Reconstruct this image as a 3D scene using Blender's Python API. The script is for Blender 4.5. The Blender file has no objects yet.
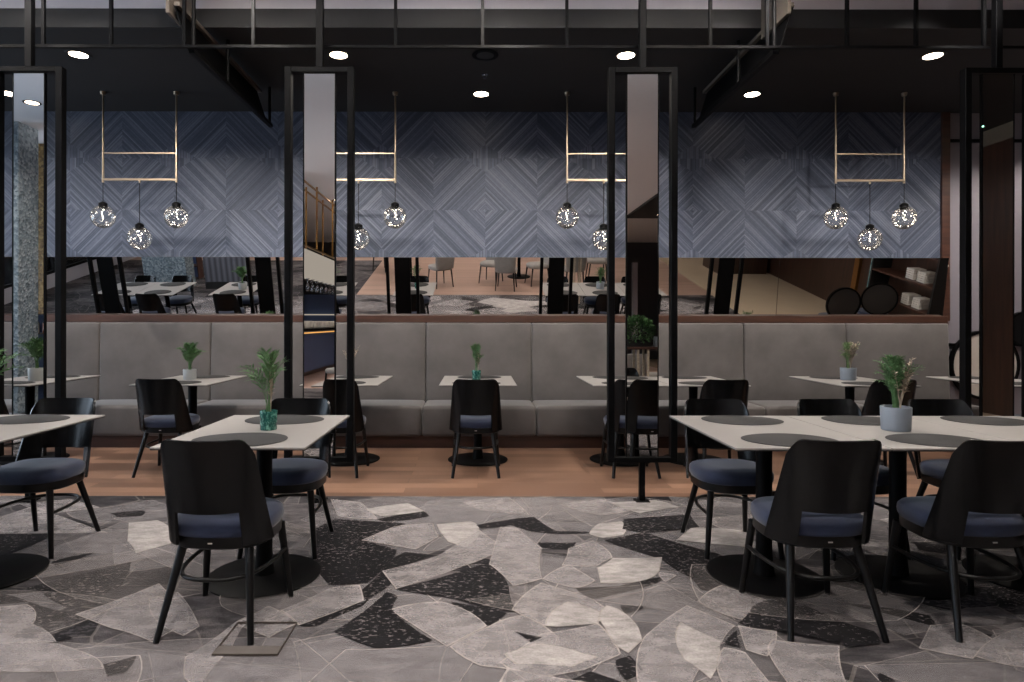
import bpy, bmesh, math, random
from mathutils import Vector, Matrix

SC = bpy.context.scene
COL = SC.collection
PI = math.pi
random.seed(11)
ROW_W, WALL_W, FRONT_W, FAR_W, SIDE_W, SKY, EXPO, UP_W, UPFAR_W, WASH_W = 210.0, 28.0, 140.0, 230.0, 90.0, 8.0, -0.08, 38.0, 150.0, 215.0

# ------------------------------------------------------------------ helpers
def lin(c):
    c = c / 255.0
    return c / 12.92 if c <= 0.04045 else ((c + 0.055) / 1.055) ** 2.4

def rgb(r, g, b):
    return (lin(r), lin(g), lin(b), 1.0)

class NT:
    """small wrapper to write shader node graphs compactly"""
    def __init__(s, name):
        s.m = bpy.data.materials.new(name)
        s.m.use_nodes = True
        s.t = s.m.node_tree
        s.t.nodes.clear()
        s.out = s.t.nodes.new('ShaderNodeOutputMaterial')
    def n(s, typ, **kw):
        nd = s.t.nodes.new(typ)
        for k, v in kw.items():
            setattr(nd, k, v)
        return nd
    def link(s, a, b):
        s.t.links.new(a, b)
    def put(s, sock, v):
        if hasattr(v, 'is_linked'):
            s.link(v, sock)
        else:
            sock.default_value = v
    def math(s, op, a, b=0.0, c=None):
        nd = s.n('ShaderNodeMath', operation=op)
        s.put(nd.inputs[0], a)
        s.put(nd.inputs[1], b)
        if c is not None:
            s.put(nd.inputs[2], c)
        return nd.outputs[0]
    def pos(s):
        return s.n('ShaderNodeTexCoord').outputs['Object']
    def mapped(s, scale=(1, 1, 1), loc=(0, 0, 0), rot=(0, 0, 0)):
        mp = s.n('ShaderNodeMapping')
        s.link(s.pos(), mp.inputs['Vector'])
        mp.inputs['Scale'].default_value = scale
        mp.inputs['Location'].default_value = loc
        mp.inputs['Rotation'].default_value = rot
        return mp.outputs[0]
    def noise(s, vec, scale, detail=3.0, rough=0.55):
        nd = s.n('ShaderNodeTexNoise')
        if vec is not None:
            s.link(vec, nd.inputs['Vector'])
        nd.inputs['Scale'].default_value = scale
        nd.inputs['Detail'].default_value = detail
        nd.inputs['Roughness'].default_value = rough
        return nd.outputs['Fac']
    def ramp(s, fac, stops, interp='LINEAR'):
        nd = s.n('ShaderNodeValToRGB')
        nd.color_ramp.interpolation = interp
        e = nd.color_ramp.elements
        while len(e) < len(stops):
            e.new(0.5)
        for i, (p, c) in enumerate(stops):
            e[i].position = p
            e[i].color = c if len(c) == 4 else (*c, 1)
        s.link(fac, nd.inputs[0])
        return nd.outputs[0]
    def mix(s, fac, a, b, mode='MIX'):
        nd = s.n('ShaderNodeMix', data_type='RGBA', blend_type=mode)
        s.put(nd.inputs[0], fac)
        s.put(nd.inputs[6], a)
        s.put(nd.inputs[7], b)
        return nd.outputs[2]
    def bsdf(s, color=None, rough=0.5, metal=0.0, **kw):
        b = s.n('ShaderNodeBsdfPrincipled')
        if color is not None:
            s.put(b.inputs['Base Color'], color)
        s.put(b.inputs['Roughness'], rough)
        s.put(b.inputs['Metallic'], metal)
        for k, v in kw.items():
            s.put(b.inputs[k.replace('_', ' ')], v)
        return b
    def bump(s, height, strength, dist, b):
        nd = s.n('ShaderNodeBump')
        nd.inputs['Strength'].default_value = strength
        nd.inputs['Distance'].default_value = dist
        s.link(height, nd.inputs['Height'])
        s.link(nd.outputs[0], b.inputs['Normal'])
    def done(s, sh):
        s.link(sh, s.out.inputs['Surface'])
        return s.m

def plain(name, c, rough=0.5, metal=0.0, vary=0.12, scale=30.0, **kw):
    """solid colour with a little procedural variation"""
    t = NT(name)
    f = t.noise(t.pos(), scale, 4.0)
    k = vary
    col = t.mix(f, tuple(x * (1 - k) for x in c[:3]) + (1,), tuple(min(1, x * (1 + k)) for x in c[:3]) + (1,))
    return t.done(t.bsdf(col, rough, metal, **kw).outputs[0])

def emis(name, c, strength):
    t = NT(name)
    e = t.n('ShaderNodeEmission')
    e.inputs[0].default_value = c
    e.inputs[1].default_value = strength
    return t.done(e.outputs[0])

M = {}

def link_obj(o, parent=None):
    COL.objects.link(o)
    if parent is not None:
        o.parent = parent
    return o

def obj(name, bm, mat, parent=None, smooth=35, kind=None, label=None, mats=None):
    bmesh.ops.recalc_face_normals(bm, faces=bm.faces[:])
    me = bpy.data.meshes.new(name)
    bm.to_mesh(me)
    bm.free()
    for m in (mats or [mat]):
        me.materials.append(m)
    if smooth:
        me.polygons.foreach_set('use_smooth', [True] * len(me.polygons))
        me.set_sharp_from_angle(angle=math.radians(smooth))
    o = link_obj(bpy.data.objects.new(name, me), parent)
    if kind:
        o['kind'] = kind
    if label:
        o['label'] = label
    return o

def thing(name, label, cat, loc=(0, 0, 0), rz=0.0, group=None):
    o = link_obj(bpy.data.objects.new(name, None))
    o.empty_display_size = 0.1
    o.location = loc
    o.rotation_euler = (0, 0, rz)
    return tag(o, label, cat, group)

def tag(o, label, cat, group=None):
    o['label'] = label
    o['category'] = cat
    if group:
        o['group'] = group
    return o

def struct(name, bm, mat, smooth=None, **kw):
    return obj(name, bm, mat, None, smooth, kind='structure', **kw)

KIDS = {}
def kids(o):
    return [c for c in COL.objects if c.parent is o]

def dup(root, loc, rz=0.0, label=None, cat=None, group=None, s=None):
    r = root.copy()
    COL.objects.link(r)
    r.location = loc
    r.rotation_euler = (0, 0, rz)
    if s:
        r.scale = s
    if label:
        r['label'] = label
    if group:
        r['group'] = group
    if root.name not in KIDS:
        KIDS[root.name] = [(c, kids(c)) for c in kids(root)]
    for c, sub in KIDS[root.name]:
        d = c.copy()
        COL.objects.link(d)
        d.parent = r
        for g in sub:
            h = g.copy()
            COL.objects.link(h)
            h.parent = d
    return r

def B():
    return bmesh.new()

def box(bm, x0, x1, y0, y1, z0, z1, bev=0.0, seg=2, mi=0):
    vs = [bm.verts.new(p) for p in ((x0, y0, z0), (x1, y0, z0), (x1, y1, z0), (x0, y1, z0),
                                    (x0, y0, z1), (x1, y0, z1), (x1, y1, z1), (x0, y1, z1))]
    fs = [bm.faces.new([vs[i] for i in q]) for q in ((3, 2, 1, 0), (4, 5, 6, 7), (0, 1, 5, 4), (1, 2, 6, 5), (2, 3, 7, 6), (3, 0, 4, 7))]
    for f in fs:
        f.material_index = mi
    if bev:
        es = {e for f in fs for e in f.edges}
        bmesh.ops.bevel(bm, geom=list(es), offset=bev, segments=seg, profile=0.5, affect='EDGES')
    return bm

def ring_loft(bm, rings, cap0=True, cap1=True):
    vr = [[bm.verts.new(p) for p in r] for r in rings]
    n = len(vr[0])
    for a, b in zip(vr[:-1], vr[1:]):
        for i in range(n):
            bm.faces.new((a[i], a[(i + 1) % n], b[(i + 1) % n], b[i]))
    if cap0:
        bm.faces.new(vr[0][::-1])
    if cap1:
        bm.faces.new(vr[-1])
    return vr

def rod(bm, p0, p1, r0, r1=None, seg=12):
    r1 = r0 if r1 is None else r1
    p0, p1 = Vector(p0), Vector(p1)
    d = (p1 - p0).normalized()
    a = d.orthogonal().normalized()
    b = d.cross(a)
    ring_loft(bm, [[p + (a * math.cos(t) + b * math.sin(t)) * r for t in (2 * PI * i / seg for i in range(seg))] for p, r in ((p0, r0), (p1, r1))])
    return bm

def tube(bm, pts, r, seg=8):
    pts = [Vector(p) for p in pts]
    rings = []
    for i, p in enumerate(pts):
        d = (pts[min(i + 1, len(pts) - 1)] - pts[max(i - 1, 0)]).normalized()
        up = Vector((0, 0, 1)) if abs(d.z) < 0.95 else Vector((1, 0, 0))
        a = d.cross(up).normalized()
        b = a.cross(d)
        rr = r(i / (len(pts) - 1)) if callable(r) else r
        rings.append([p + (a * math.cos(t) + b * math.sin(t)) * rr for t in (2 * PI * k / seg for k in range(seg))])
    ring_loft(bm, rings)
    return bm

def lathe(bm, prof, seg=32, c=(0, 0, 0), cap0=True, cap1=True):
    cx, cy, cz = c
    ring_loft(bm, [[(cx + r * math.cos(t), cy + r * math.sin(t), cz + z) for t in (2 * PI * i / seg for i in range(seg))] for r, z in prof], cap0, cap1)
    return bm

def sellipse(a, b, n, k, cx=0.0, cy=0.0):
    out = []
    for i in range(k):
        t = 2 * PI * i / k
        c, s = math.cos(t), math.sin(t)
        out.append((cx + a * math.copysign(abs(c) ** (2 / n), c), cy + b * math.copysign(abs(s) ** (2 / n), s)))
    return out

# ------------------------------------------------------------------ materials
def mat_carpet():
    t = NT('woven_carpet')
    p = t.pos()
    warp = t.n('ShaderNodeTexNoise'); t.link(p, warp.inputs['Vector']); warp.inputs['Scale'].default_value = 1.3
    wv = t.n('ShaderNodeVectorMath', operation='MULTIPLY_ADD')
    t.link(warp.outputs['Color'], wv.inputs[0]); wv.inputs[1].default_value = (0.25, 0.25, 0); t.link(p, wv.inputs[2])
    def vor(scale, loc, rot, feature):
        mp = t.n('ShaderNodeMapping'); t.link(wv.outputs[0], mp.inputs['Vector'])
        mp.inputs['Location'].default_value = loc; mp.inputs['Rotation'].default_value = (0, 0, rot); mp.inputs['Scale'].default_value = (0.75, 1.25, 1)
        v = t.n('ShaderNodeTexVoronoi', feature=feature, voronoi_dimensions='2D')
        t.link(mp.outputs[0], v.inputs['Vector']); v.inputs['Scale'].default_value = scale
        return v
    cells = []
    for sc, loc, rot in ((1.7, (0.3, 0.7, 0), 0.3), (2.6, (2.1, 5.3, 0), -0.5), (1.3, (7.7, 1.3, 0), 0.9)):
        v = vor(sc, loc, rot, 'F1')
        sep = t.n('ShaderNodeSeparateColor'); t.link(v.outputs['Color'], sep.inputs[0])
        e = vor(sc, loc, rot, 'DISTANCE_TO_EDGE').outputs['Distance']
        cells.append((sep.outputs[0], sep.outputs[1], e))
    # translucent overlapping shards: sum of three layers
    tone = t.math('ADD', t.math('MULTIPLY', cells[0][0], 0.30), t.math('ADD', t.math('MULTIPLY', cells[1][0], 0.25), t.math('ADD', 0.15, t.math('MULTIPLY', cells[2][0], 0.15))))
    wear = t.noise(t.mapped((1, 2.2, 1)), 7.0, 6.0, 0.65)
    fine = t.noise(p, 130.0, 2.0)
    tone = t.math('ADD', tone, t.math('MULTIPLY', t.math('SUBTRACT', wear, 0.5), 1.15))
    tone = t.math('ADD', tone, t.math('MULTIPLY', t.math('SUBTRACT', fine, 0.5), 0.35))
    col = t.ramp(tone, [(0.2, rgb(36, 35, 37)), (0.5, rgb(68, 65, 67)), (0.85, rgb(108, 103, 104))])
    dark = t.math('MULTIPLY', t.math('LESS_THAN', cells[0][1], 0.3), t.math('LESS_THAN', cells[1][1], 0.7))
    speck = t.math('LESS_THAN', t.math('ADD', t.noise(t.mapped((1, 2, 1)), 26.0, 4.0, 0.7), t.math('MULTIPLY', t.noise(p, 2.5, 2.0), 0.3)), 0.70)
    dark = t.math('MULTIPLY', dark, speck)
    col = t.mix(dark, col, rgb(34, 33, 35))
    for c in cells[:2]:
        ln = t.math('LESS_THAN', c[2], 0.009)
        col = t.mix(t.math('MULTIPLY', ln, 0.16), col, rgb(176, 168, 160))
    b = t.bsdf(col, 0.95, Specular_IOR_Level=0.1)
    t.bump(fine, 0.5, 0.004, b)
    return t.done(b.outputs[0])

def mat_shard(name, color, alpha, holes=0.0, grain=0.42):
    t = NT(name)
    p = t.pos()
    f = t.noise(t.mapped((1, 2.0, 1)), 8.0, 6.0, 0.7)
    fine = t.noise(p, 130.0, 2.0)
    v = t.math('ADD', t.math('MULTIPLY', f, 0.6), t.math('MULTIPLY', fine, 0.4))
    c0 = tuple(x * (1 - grain) for x in color[:3]) + (1,)
    c1 = tuple(x * (1 + grain) for x in color[:3]) + (1,)
    col = t.ramp(v, [(0.3, c0), (0.7, c1)])
    d = t.bsdf(col, 0.95, Specular_IOR_Level=0.1)
    tr = t.n('ShaderNodeBsdfTransparent')
    a = alpha
    if holes:
        sp = t.math('ADD', t.noise(t.mapped((1, 1.6, 1)), 38.0, 5.0, 0.75), t.math('MULTIPLY', t.noise(p, 2.2, 1.0), 0.14))
        fl = t.n('ShaderNodeMix', data_type='RGBA')
        t.put(fl.inputs[0], t.math('GREATER_THAN', sp, 0.5 + holes))
        t.link(col, fl.inputs[6]); fl.inputs[7].default_value = rgb(118, 112, 112)
        t.link(fl.outputs[2], d.inputs['Base Color'])
    else:
        a = t.math('MULTIPLY', t.math('ADD', 0.55, t.math('MULTIPLY', f, 0.9)), alpha)
    mx = t.n('ShaderNodeMixShader')
    t.put(mx.inputs[0], a)
    t.link(tr.outputs[0], mx.inputs[1])
    t.link(d.outputs[0], mx.inputs[2])
    return t.done(mx.outputs[0])

def mat_planks(name, c0, c1, c2, w=1.5, h=0.14, rough=0.38):
    t = NT(name)
    br = t.n('ShaderNodeTexBrick')
    t.link(t.pos(), br.inputs['Vector'])
    br.offset = 0.37
    br.inputs['Scale'].default_value = 1.0
    br.inputs['Brick Width'].default_value = w
    br.inputs['Row Height'].default_value = h
    br.inputs['Mortar Size'].default_value = 0.0015
    br.inputs['Bias'].default_value = 0.0
    br.inputs['Color1'].default_value = c0
    br.inputs['Color2'].default_value = c1
    br.inputs['Mortar'].default_value = tuple(x * 0.4 for x in c2[:3]) + (1,)
    g = t.noise(t.mapped((1.2, 16, 4)), 3.0, 6.0, 0.6)
    col = t.mix(t.math('MULTIPLY', g, 0.5), br.outputs['Color'], c2)
    b = t.bsdf(col, rough)
    t.bump(g, 0.15, 0.002, b)
    return t.done(b.outputs[0])

def mat_wood(name, c0, c1, scale=(9, 9, 0.7), rough=0.4):
    t = NT(name)
    g = t.noise(t.mapped(scale), 2.5, 6.0, 0.6)
    col = t.ramp(g, [(0.3, c0), (0.7, c1)])
    return t.done(t.bsdf(col, rough).outputs[0])

def mat_chevron():
    t = NT('chevron_veneer')
    sx = t.n('ShaderNodeSeparateXYZ')
    t.link(t.pos(), sx.inputs[0])
    P = 1.16
    def fold(v, c):
        u = t.math('ADD', t.math('DIVIDE', t.math('SUBTRACT', v, c), P), 0.5)
        fr = t.math('FRACT', u)
        half = t.math('FLOOR', t.math('MULTIPLY', u, 2.0))
        return t.math('MULTIPLY', t.math('ABSOLUTE', t.math('SUBTRACT', fr, 0.5)), P), half
    fx, qx = fold(sx.outputs[0], 0.08 + P * 20)
    fz, qz = fold(sx.outputs[2], 2.53 + P * 20)
    d = t.math('ADD', fx, fz)
    # where the diamonds meet the veneer runs upright
    up = t.math('GREATER_THAN', t.math('SUBTRACT', fz, 0.43), t.math('MULTIPLY', fx, 0.62))
    d = t.math('ADD', t.math('MULTIPLY', d, t.math('SUBTRACT', 1.0, up)), t.math('MULTIPLY', t.math('MULTIPLY', fx, 0.85), up))
    wob = t.noise(t.pos(), 3.0, 2.0)
    d = t.math('ADD', d, t.math('MULTIPLY', wob, 0.012))
    def band(w, seed):
        k = t.math('DIVIDE', d, w)
        idx = t.math('FLOOR', k)
        cb = t.n('ShaderNodeCombineXYZ')
        t.link(t.math('ADD', idx, seed), cb.inputs[0])
        t.link(qx, cb.inputs[1])
        t.link(t.math('ADD', qz, t.math('MULTIPLY', up, 7.0)), cb.inputs[2])
        wn = t.n('ShaderNodeTexWhiteNoise', noise_dimensions='3D')
        t.link(cb.outputs[0], wn.inputs['Vector'])
        return wn.outputs['Value'], t.math('FRACT', k)
    a, fa = band(0.031, 0.5)
    b, fb = band(0.0125, 9.5)
    v = t.math('ADD', t.math('MULTIPLY', a, 0.6), t.math('MULTIPLY', b, 0.4))
    st = t.noise(t.mapped((14, 14, 14)), 2.0, 4.0)
    v = t.math('ADD', v, t.math('MULTIPLY', t.math('SUBTRACT', st, 0.5), 0.4))
    col = t.ramp(v, [(0.12, rgb(44, 52, 69)), (0.5, rgb(67, 75, 93)), (0.9, rgb(92, 99, 115))])
    gr = t.math('LESS_THAN', fa, 0.13)
    col = t.mix(t.math('MULTIPLY', gr, 0.6), col, rgb(30, 34, 44))
    bs = t.bsdf(col, 0.55)
    t.bump(v, 0.25, 0.004, bs)
    return t.done(bs.outputs[0])

def mat_velvet(name, c, scale=6.0, vary=0.22, sheen=0.35):
    t = NT(name)
    f = t.noise(t.pos(), scale, 5.0, 0.6)
    col = t.ramp(f, [(0.3, tuple(x * (1 - vary) for x in c[:3])), (0.7, tuple(x * (1 + vary) for x in c[:3]))])
    b = t.bsdf(col, 0.85, Sheen_Weight=sheen, Sheen_Roughness=0.4)
    return t.done(b.outputs[0])

def mat_glass(name, tint=(1, 1, 1, 1), reflect=1.0, bumpy=0.0, haze=0.0):
    t = NT(name)
    fr = t.n('ShaderNodeFresnel'); fr.inputs['IOR'].default_value = 1.5
    tr = t.n('ShaderNodeBsdfTransparent'); tr.inputs[0].default_value = tint
    gl = t.n('ShaderNodeBsdfGlossy'); gl.inputs['Roughness'].default_value = 0.03
    if bumpy:
        v = t.n('ShaderNodeTexVoronoi'); t.link(t.pos(), v.inputs['Vector']); v.inputs['Scale'].default_value = 32.0
        bp = t.n('ShaderNodeBump'); bp.inputs['Strength'].default_value = bumpy; bp.inputs['Distance'].default_value = 0.01
        t.link(v.outputs['Distance'], bp.inputs['Height'])
        t.link(bp.outputs[0], gl.inputs['Normal']); t.link(bp.outputs[0], fr.inputs['Normal'])
    mx = t.n('ShaderNodeMixShader')
    t.put(mx.inputs[0], t.math('MINIMUM', t.math('MULTIPLY', fr.outputs[0], reflect), 1.0))
    t.link(tr.outputs[0], mx.inputs[1]); t.link(gl.outputs[0], mx.inputs[2])
    if not haze:
        return t.done(mx.outputs[0])
    tl = t.n('ShaderNodeBsdfTranslucent'); tl.inputs[0].default_value = (0.9, 0.9, 0.92, 1)
    m2 = t.n('ShaderNodeMixShader'); m2.inputs[0].default_value = haze
    t.link(mx.outputs[0], m2.inputs[1]); t.link(tl.outputs[0], m2.inputs[2])
    return t.done(m2.outputs[0])

def mat_speckle(name, c0, c1, c2, scale=28.0):
    t = NT(name)
    v = t.n('ShaderNodeTexVoronoi'); t.link(t.pos(), v.inputs['Vector']); v.inputs['Scale'].default_value = scale
    sep = t.n('ShaderNodeSeparateColor'); t.link(v.outputs['Color'], sep.inputs[0])
    col = t.ramp(sep.outputs[0], [(0.0, c0), (0.5, c1), (1.0, c2)])
    b = t.bsdf(col, 0.6)
    t.bump(v.outputs['Distance'], 0.6, 0.02, b)
    return t.done(b.outputs[0])

def mat_glaze():
    t = NT('mottled_teal_glaze')
    f = t.noise(t.mapped((1, 1, 0.6)), 70.0, 4.0, 0.7)
    col = t.ramp(f, [(0.35, rgb(14, 52, 50)), (0.5, rgb(30, 92, 84)), (0.66, rgb(120, 176, 160))])
    return t.done(t.bsdf(col, 0.2).outputs[0])

def mat_stripes(name, c0, c1, axis=0, period=0.12):
    t = NT(name)
    sx = t.n('ShaderNodeSeparateXYZ'); t.link(t.pos(), sx.inputs[0])
    f = t.math('PINGPONG', sx.outputs[axis], period)
    col = t.mix(t.math('DIVIDE', f, period), c0, c1)
    return t.done(t.bsdf(col, 0.8).outputs[0])

M['carpet'] = mat_carpet()
M['shard_light'] = mat_shard('carpet_shard_translucent', rgb(172, 167, 169), 0.44)
M['shard_bright'] = mat_shard('carpet_shard_pale', rgb(192, 187, 186), 0.58)
M['shard_thin'] = mat_shard('carpet_shard_thin', rgb(152, 148, 151), 0.28)
M['shard_film'] = mat_shard('carpet_shard_film', rgb(178, 171, 170), 0.11)
M['shard_line'] = mat_shard('carpet_shard_outline', rgb(200, 192, 188), 0.45)
M['shard_dark'] = mat_shard('carpet_shard_charcoal', rgb(28, 27, 29), 0.97, holes=0.165, grain=0.35)
M['oak'] = mat_planks('oak_planks', rgb(166, 130, 108), rgb(98, 73, 60), rgb(118, 90, 75))
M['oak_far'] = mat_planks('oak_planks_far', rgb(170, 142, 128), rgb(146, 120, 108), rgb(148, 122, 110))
M['marble'] = plain('beige_stone_floor', rgb(196, 178, 155), 0.25, vary=0.08, scale=2.0)
M['chevron'] = mat_chevron()
M['dark_ceiling'] = plain('dark_ceiling_paint', rgb(27, 26, 27), 0.8, vary=0.05)
M['fascia'] = plain('fascia_paint', rgb(12, 13, 17), 0.7, vary=0.05)
M['white_ceiling'] = plain('white_ceiling_paint', rgb(216, 221, 228), 0.85, vary=0.03)
M['white_panel'] = plain('pale_lilac_panel', rgb(190, 188, 196), 0.6, vary=0.03)
M['walnut'] = mat_wood('walnut_trim', rgb(48, 30, 24), rgb(74, 47, 36), scale=(0.8, 9, 9))
M['walnut_wall'] = mat_wood('walnut_wall', rgb(38, 26, 21), rgb(66, 43, 32), scale=(6, 6, 0.5), rough=0.3)
M['tan'] = mat_wood('tan_bulkhead', rgb(92, 84, 76), rgb(104, 95, 86), scale=(1, 1, 1))
M['black_metal'] = plain('black_powder_coat', rgb(6, 6, 7), 0.5, vary=0.06, Specular_IOR_Level=0.08)
M['black_shell'] = plain('black_plywood', rgb(11, 11, 12), 0.24, vary=0.08, scale=8.0, Specular_IOR_Level=0.22)
M['black_wood'] = plain('black_lacquered_wood', rgb(8, 8, 9), 0.35, vary=0.08, Specular_IOR_Level=0.25)
M['navy'] = mat_velvet('navy_velvet', rgb(34, 44, 69), 14.0, 0.16, 0.35)
M['taupe'] = mat_velvet('taupe_velvet', rgb(88, 84, 83), 3.2, 0.18, 0.3)
M['taupe_pipe'] = mat_velvet('taupe_piping', rgb(74, 69, 65), 6.0, 0.1, 0.2)
M['top'] = plain('pale_stone_laminate', rgb(148, 145, 143), 0.42, vary=0.06, scale=14.0)
M['core'] = plain('black_laminate_core', rgb(24, 23, 23), 0.5)
M['mat'] = mat_velvet('charcoal_placemat', rgb(32, 31, 31), 40.0, 0.1, 0.0)
M['brass'] = plain('brushed_brass', rgb(150, 136, 118), 0.38, 1.0, vary=0.05)
M['gold'] = plain('antique_gold', rgb(150, 112, 62), 0.35, 0.9, vary=0.08)
M['chrome'] = plain('chrome', rgb(200, 200, 204), 0.15, 1.0, vary=0.02)
M['mirror'] = plain('silvered_mirror', rgb(226, 224, 222), 0.0, 1.0, vary=0.0)
M['globe'] = mat_glass('clear_globe_glass', (1, 1, 1, 1), 1.0, 0.3, 0.10)
M['window_glass'] = mat_glass('window_glass', (0.93, 0.95, 0.97, 1), 1.0)
M['wine_glass'] = mat_glass('wine_glass', (0.9, 0.9, 0.92, 1), 3.0)
M['led'] = emis('warm_led', rgb(255, 242, 226), 11.0)
M['lamp'] = emis('downlight_lens', rgb(255, 236, 210), 18.0)
M['uplens'] = emis('added_uplight_lens', rgb(255, 244, 230), 6.0)
M['strip'] = emis('bar_led_strip', rgb(255, 190, 110), 1.2)
M['panel_glow'] = emis('bar_panel_glow', rgb(250, 238, 222), 0.5)
M['green_glint'] = emis('glint_emission', rgb(170, 255, 220), 3.0)
M['grey_pot'] = plain('blue_grey_ceramic', rgb(132, 141, 152), 0.5, vary=0.05)
M['pale_pot'] = plain('pale_grey_ceramic', rgb(158, 162, 163), 0.5, vary=0.05)
M['teal_pot'] = mat_glaze()
M['mint_glass'] = plain('mint_ceramic', rgb(126, 160, 148), 0.25, vary=0.1)
M['soil'] = plain('potting_soil', rgb(40, 32, 26), 0.95, vary=0.4, scale=90)
M['leaf'] = mat_velvet('palm_leaf', rgb(78, 112, 70), 30.0, 0.45, 0.0)
M['leaf_pale'] = mat_velvet('olive_leaf', rgb(98, 122, 78), 30.0, 0.4, 0.0)
M['leaf_dark'] = mat_velvet('boxwood_leaf', rgb(66, 98, 58), 30.0, 0.5, 0.0)
M['sprig'] = mat_velvet('dried_sprig', rgb(164, 150, 132), 40.0, 0.25, 0.0)
M['lilac'] = plain('lilac_grey_panel', rgb(116, 112, 120), 0.6, vary=0.04)
M['cream'] = plain('cream_panel', rgb(172, 164, 158), 0.6, vary=0.04)
M['stone'] = mat_speckle('blue_grey_mosaic', rgb(86, 100, 110), rgb(122, 138, 148), rgb(160, 172, 178))
M['gold_mosaic'] = mat_speckle('ochre_mosaic', rgb(112, 84, 44), rgb(150, 116, 66), rgb(186, 152, 92))
M['grey_mosaic'] = mat_speckle('grey_plaster_relief', rgb(118, 116, 114), rgb(140, 138, 135), rgb(160, 157, 153), 14.0)
M['bar_blue'] = plain('ink_blue_panel', rgb(74, 92, 130), 0.5, vary=0.08)
M['bar_top'] = plain('black_stone_counter', rgb(28, 24, 22), 0.2, vary=0.2)
M['grey_fabric'] = mat_velvet('grey_upholstery', rgb(132, 128, 124), 10.0, 0.1, 0.2)
M['curtain'] = mat_stripes('grey_curtain', rgb(58, 60, 68), rgb(104, 106, 116), 0, 0.06)
M['towel'] = plain('white_cotton', rgb(214, 210, 204), 0.9)
M['teal_tile'] = mat_speckle('teal_tile', rgb(60, 110, 116), rgb(96, 150, 154), rgb(150, 190, 188), 12.0)
M['bottle_amber'] = plain('amber_bottle', rgb(120, 62, 24), 0.1)
M['bottle_green'] = plain('green_bottle', rgb(34, 70, 46), 0.1)
M['bottle_clear'] = plain('pale_bottle', rgb(180, 176, 160), 0.1)
M['back_wall'] = plain('dark_far_wall', rgb(52, 50, 52), 0.8)
M['maker'] = plain('pale_tag', rgb(200, 196, 190), 0.6)

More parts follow.
